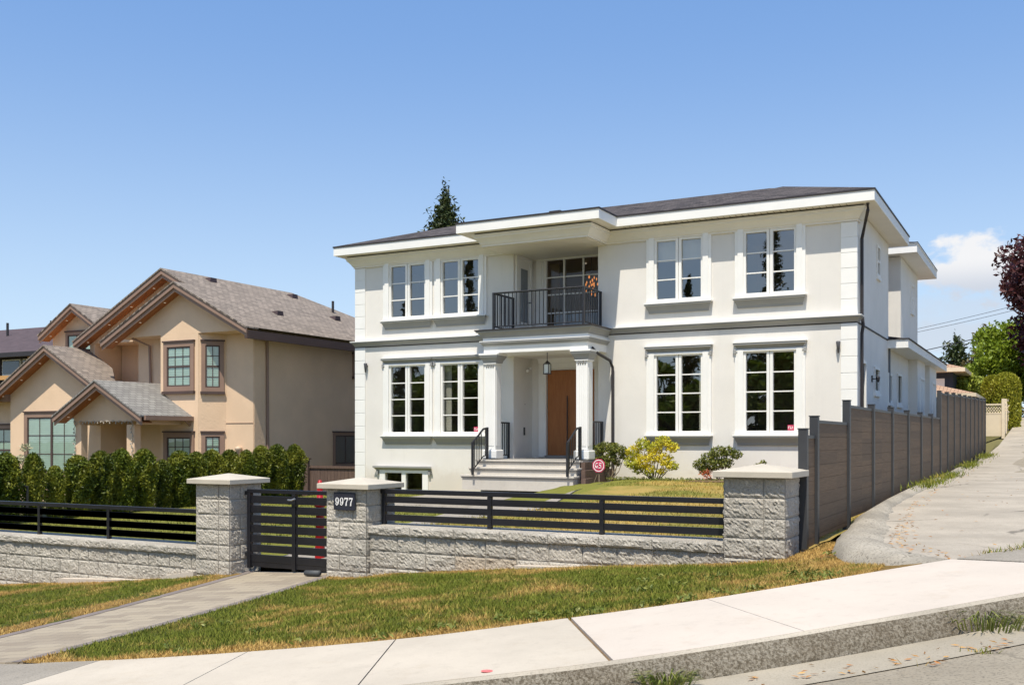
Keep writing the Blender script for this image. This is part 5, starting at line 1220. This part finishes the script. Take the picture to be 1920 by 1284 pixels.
# conifers, broadleaf trees
def conifer(loc, h, w_, lm, label, n=9000, seed=1, ls=.3, zlo=.08, group=None, pw=.85):
    rs = np.random.default_rng(seed); t = thing('conifer_tree', loc, label, 'tree', group); P = []; U = []; S = []
    nb = int(h*11); m = MB()
    for i in range(nb):
        f_ = zlo+(1-zlo)*(i/nb)**.92; L = w_*(1-f_)**pw*rs.uniform(.62, 1.12)+.08; a = rs.uniform(0, 6.283); k_ = max(10, int(n/nb*(L/w_)*1.7))
        s_ = rs.uniform(.12, 1, k_)**.8; dr_ = .30*L*s_**1.5-.16*L*s_
        x = np.cos(a)*L*s_+rs.normal(0, .10*L+.03, k_)*s_; y = np.sin(a)*L*s_+rs.normal(0, .10*L+.03, k_)*s_; z = f_*h-dr_+rs.normal(0, .05*w_+.04, k_)
        P.append(np.stack([x, y, z], 1)); U.append(np.tile([np.cos(a), np.sin(a), .1], (k_, 1))); S.append(rs.uniform(.6, 1.25, k_)*ls*(.55+.6*(1-f_)))
    P = np.concatenate(P)+np.array(loc); npmesh('crown', *leaves(P, np.concatenate(S), 1.5, np.concatenate(U), 1.0), lm, t)
    m.tube([(loc[0], loc[1], loc[2]-.5), (loc[0], loc[1], loc[2]+h*.5), (loc[0], loc[1], loc[2]+h*.97)], [h*.022, h*.013, .02], 8); m.build('trunk', bark, t)
    return t
def broad(loc, h, r, lm, label, nblob=26, nl=9000, ls=.22, seed=1, z0=.3, squash=1.0, group=None, name='broadleaf_tree'):
    rs = random.Random(seed); t = thing(name, loc, label, 'tree', group); P = []; m = MB(); zc = loc[2]+h*(z0+1)/2; rz = h*(1-z0)/2
    m.tube([(loc[0], loc[1], loc[2]-.3), (loc[0]+.05, loc[1], loc[2]+h*.4), (loc[0], loc[1], zc)], [r*.07+.05, r*.05+.03, r*.03+.02], 8)
    for i in range(nblob):
        while True:
            d = Vector((rs.uniform(-1, 1), rs.uniform(-1, 1), rs.uniform(-1, 1)))
            if .25 < d.length < .92: break
        br = r*rs.uniform(.2, .36); c = Vector((loc[0]+d.x*r*.86, loc[1]+d.y*r*.86, zc+d.z*rz*.86))
        p, _ = shell(tuple(c), (br, br, br*.8*squash), int(nl/nblob), .55); P.append(p)
        m.tube([(loc[0], loc[1], loc[2]+h*max(z0*.7, .2)), tuple((Vector((loc[0], loc[1], zc))+c)/2), tuple(c)], [r*.03+.012, r*.018+.01, .008], 5)
    P = np.concatenate(P); npmesh('crown', *leaves(P, rng.uniform(.6, 1.3, len(P))*ls, 1.3), lm, t); m.build('trunk', bark, t)
    return t
conifer((-27.7, 45, -1.2), 13.75, 6.8, conif, 'dark conifer rising behind the low roof of the white house', 80000, 3, .31, .4, pw=.95)
q = W3(1790, 630, Y=85); conifer((q.x, 85, 2), q.z-2, 3.4, conif, 'small dark conifer beyond the orange tiled roofs', 5000, 5, .4)
q = W3(1843, 612, Y=75); conifer((q.x, 75, 1.5), q.z-1.5, 3.0, conif2, 'brownish conifer top behind the bright green tree', 4500, 8, .32)
broad((2.6, 57, .6), 12.6, 5.5, purple, 'purple-leaved maple overhanging the far end of the lane', 125, 85000, .27, 4, .06)
broad((-2.1, 64, 1.0), 6.2, 3.0, brightl, 'bright green broadleaf tree behind the lime hedge', 50, 20000, .2, 6, .12)
broad((-4.3, 54, .4), 3.4, 1.8, limel, 'lime green arching shrub behind the brown fence end', 22, 5000, .16, 9, .05, name='broadleaf_shrub')
broad((3.9, 64, 1.2), 5.5, 2.4, greenl, 'dark green tree at the right edge below the purple maple', 26, 6000, .22, 19, .05)
# lime hedge columns and lattice fence at the lane
for (px, py, y, rx, lab) in ((1861, 704, 51, .48, 'narrow lime cedar column, left of the pair behind the lattice fence'), (1886, 699, 50.5, .62, 'broad lime cedar column, right of the pair behind the lattice fence')):
    q = W3(px, py, Y=y); h_ = q.z-.45; n = 5200; z = rng.uniform(0, 1, n); t_ = rng.uniform(0, 6.283, n); r = rx*np.sqrt(np.clip(1-(np.clip(z-.7, 0, 1)/.3)**2.4, 0, 1))*(.94+.06*z)*rng.uniform(.84, 1.03, n)
    P = np.stack([q.x+r*np.cos(t_), y+r*np.sin(t_), .45+z*h_], 1); U = np.stack([np.cos(t_)*.5, np.sin(t_)*.5, np.ones(n)], 1)
    tag(npmesh('cedar_column', *merge([leaves(P, .11, 1.5, U, 1.6), blob_core((q.x, y, .45+h_*.48), (rx*.8, rx*.8, h_*.5))]), hedgel), lab, 'cedar')
t = thing('lattice_fence', (-2.1, 46, .2), 'cream vinyl fence with lattice top beyond the brown fence', 'fence')
m = MB(); m.box(-2.6, -1.86, 46, 46.05, .1, 1.0); m.box(-2.6, -1.86, 45.99, 46.06, 1.0, 1.06); m.box(-2.6, -1.86, 45.99, 46.06, 1.36, 1.42); m.build('panel', creamv, t)
m = MB()
for i in range(9):
    x = -2.62+i*.1; m.add([(x, 46.02, 1.06), (x+.03, 46.02, 1.06), (x+.26, 46.02, 1.36), (x+.23, 46.02, 1.36)], [(0, 1, 2, 3)]); m.add([(x+.23, 46.03, 1.06), (x+.26, 46.03, 1.06), (x+.03, 46.03, 1.36), (x, 46.03, 1.36)], [(0, 1, 2, 3)])
m.build('lattice', creamv, t)
for i in range(5):
    y = 46+2.0*i; z0_ = lane_z(-1.8, y)-.1; MB().box(-1.86, -1.74, y-.06, y+.06, z0_, 1.62+.06*i).build('post', creamv, t)
    if i < 4: MB().box(-1.82, -1.78, y+.061, y+1.939, z0_, 1.48+.06*i).build('side_panel', creamv, t)
# house with orange tiles along the lane
T = thing('tiled_house', (-7, 50, -.2), 'navy house with orange tiled roofs beyond the lane fence', 'house')
m = MB(); m.box(-14, -4.05, 50.6, 60, -.5, 3.15); m.box(-14, -3.1, 44.6, 49, -.5, 1.75); m.build('wall', navy, T)
m = MB(); hip(m, -15, -3.55, 50, 60.6, 3.2, .3); m.build('roof', tile, T); m = MB(); hip(m, -14, -2.72, 44, 50.59, 1.8, .27); m.build('lower_roof', tile, T)
MB().box(-15, -3.5, 49.95, 60.6, 3.02, 3.195).build('gutter', creamv, T); MB().box(-14, -2.68, 43.95, 50.5, 1.66, 1.795).build('gutter', creamv, T)
m = MB(); m.box(-4.9, -4.4, 50.55, 50.6, 2.2, 2.75); m.build('window', trimw, T)
MB().tube([(-2.75, 44.2, 1.68), (-2.9, 44.3, 1.3), (-2.95, 44.5, 1.2), (-2.95, 44.5, 0)], .05).build('downspout', creamv, T)
# power lines and the pole that carries them
t = thing('utility_pole', (9.5, 70, 1.8), 'wooden utility pole right of the lane carrying the power lines', 'utility pole')
m = MB(); m.tube([(9.5, 70, 1.2), (9.5, 70, 11.5)], [.16, .11], 10); m.box(8.6, 10.4, 69.95, 70.05, 10.8, 10.95); m.build('pole', woodf, t)
for i, (a_, b_) in enumerate((((1700, 614), (1890, 572)), ((1700, 620), (1890, 580)), ((1725, 652), (1860, 622)))):
    p = W3(*a_, Y=75); q = W3(*b_, Y=70); d = q-p; e = q+d*.55; s_ = p-d*1.2; m = MB(); pts = [s_+(e-s_)*k_/14-Vector((0, 0, .25*math.sin(math.pi*k_/14))) for k_ in range(15)]; m.tube(pts, .014 if i < 2 else .028, 5)
    tag(m.build('power_line', blackg), ['thin upper power line across the clouds', 'thin lower power line across the clouds', 'thick dark service cable reaching over the tiled roof'][i], 'power line')
# weeds in the gutter and along the lane, fallen leaves
def tuft(c, n, h, r, label, name='weed_clump', mat=weedl):
    P = []; F = []; m = MB()
    for i in range(n):
        a = random.uniform(0, 6.283); rr = random.random()**.7*r; b = Vector((c[0]+rr*.5*math.cos(a), c[1]+rr*.5*math.sin(a), c[2])); l = h*random.uniform(.5, 1.1); w_ = random.uniform(.002, .006)
        d = Vector((math.cos(a), math.sin(a), 0)); sd = Vector((-d.y, d.x, 0))*w_; p1 = b+d*l*.3+Vector((0, 0, l*.6)); p2 = b+d*l*.8+Vector((0, 0, l*.75*random.uniform(.5, 1.1)))
        m.add([b-sd, b+sd, p1+sd*.8, p1-sd*.8, p2], [(0, 1, 2, 3), (3, 2, 4)])
    return tag(m.build(name, mat), label, 'weed')
def onroad(px, py):
    t_ = (px-960)/1914; kx = -.4685+.8835*t_; ky = .8835+.4685*t_; kz = (822-py)/1914; D_ = -1.40/(kz-.1*kx-.045*ky); return Vector((kx*D_, ky*D_, kz*D_))
q = onroad(1845, 1172); tuft(q, 420, .16, .55, 'spreading green weed clump against the kerb at the right')
q = onroad(1250, 1284); tuft(q, 260, .13, .3, 'green weed clump against the kerb at the bottom of the frame')
for i, (x, y) in enumerate(((-1.9, 19), (-1.88, 22.5), (-1.84, 28), (-1.75, 33))):
    P = np.array([(x+random.gauss(0, .12), y+random.gauss(0, .9), 0) for _ in range(500)]); P[:, 2] = [lane_z(a_, b_)+.03 for a_, b_, _ in P]
    tag(blades('verge_grass', P, rng.uniform(.03, .1, len(P)), np.zeros(len(P)), grassm, .008, .5), 'strip of grass tufts along the foot of the brown fence', 'grass', kind='stuff')
tag(npmesh('turf_weeds', *leaves(TW, .035, 1.5), weedl), 'small broad-leaved weeds dotted through the boulevard turf', 'weeds', kind='stuff')
P = []
for i in range(len(KR)-1):
    if KR[i][0] < -2.5 or KR[i][0] > 2 or random.random() < .25: continue
    b = Vector(offset(KR, .5)[i])
    for k_ in range(random.choice([2, 4, 14, 30])): P.append((b.x+random.gauss(0, .05), b.y+random.gauss(0, .02), road_z(b.x, b.y)+.002))
for i in range(900): k_ = random.random()**.8; x = -.55+2.2*k_; y = 8.72+2.25*k_; P.append((x+random.gauss(0, .03), y+random.gauss(0, .03)+.08*math.sin(k_*40), max(lane_z(x, y), walk_z(x, y))))
tag(blades('crack_grass', P, rng.uniform(.012, .05, len(P)), rng.uniform(-.2, .7, len(P)), grassm, .005, .6), 'grass growing in the seams of gutter and lane apron', 'grass', kind='stuff')
P = []; 
for i in range(560):
    k_ = random.random()
    if k_ < .35: b = random.choice(bp); x, y = b[0]+.30+abs(random.gauss(0, .10)), b[1]+random.gauss(0, .2); z = lane_z(x, y)+.012
    elif k_ < .6: x, y = random.uniform(-1.9, -1.45), random.uniform(9.6, 11.6); z = max(blvd_z(x, y), lane_z(x, y)-.1-.35*max(0, -1.75-x))+.03
    elif k_ < .8: b = random.choice([p for p in KR if -2.5 < p[0] < .6]); x, y = b[0]+random.uniform(.1, .5), b[1]-random.uniform(.1, .4); z = road_z(x, y)+.016
    else: x = random.uniform(-1.3, 1.5); y = random.uniform(9.2, 24); z = lane_z(x, y)+.012
    P.append((x, y, z))
v, f = leaves(P, .038, 1.5, np.tile([1, 0, 0], (len(P), 1)), 1); v[:, 2] = np.repeat(np.array(P)[:, 2], 4)+(v[:, 2]-np.repeat(np.array(P)[:, 2], 4))*.3
tag(npmesh('fallen_leaves', v, f, deadl), 'orange fallen leaves scattered along the lane berm and gutter', 'leaves', kind='stuff')
# trees across the street, behind the viewer (they show in the window panes)
for i, x in enumerate((-56, -51, -46.5, -42, -37.5, -33, -28.5, -24, -19.5, -15, -11)):
    broad((x, -16-(i % 3), -4), 10.6+1.1*math.sin(i*2.3), 3.7, greenl, 'dense broadleaf tree in the row across the street', 34, 5200, .5, 30+i, .02, group='trees across the street')
for i, (x, h_) in enumerate(((-49.8, 15.6), (-43.4, 19.0), (-40.6, 16.0), (-24.3, 16.2), (-18.0, 20.5), (-14.5, 17))):
    conifer((x, -22, -4), h_, 2.6, conif, 'conifer standing behind the row of trees across the street', 4200, 20+i, .45, .1, 'conifers across the street')
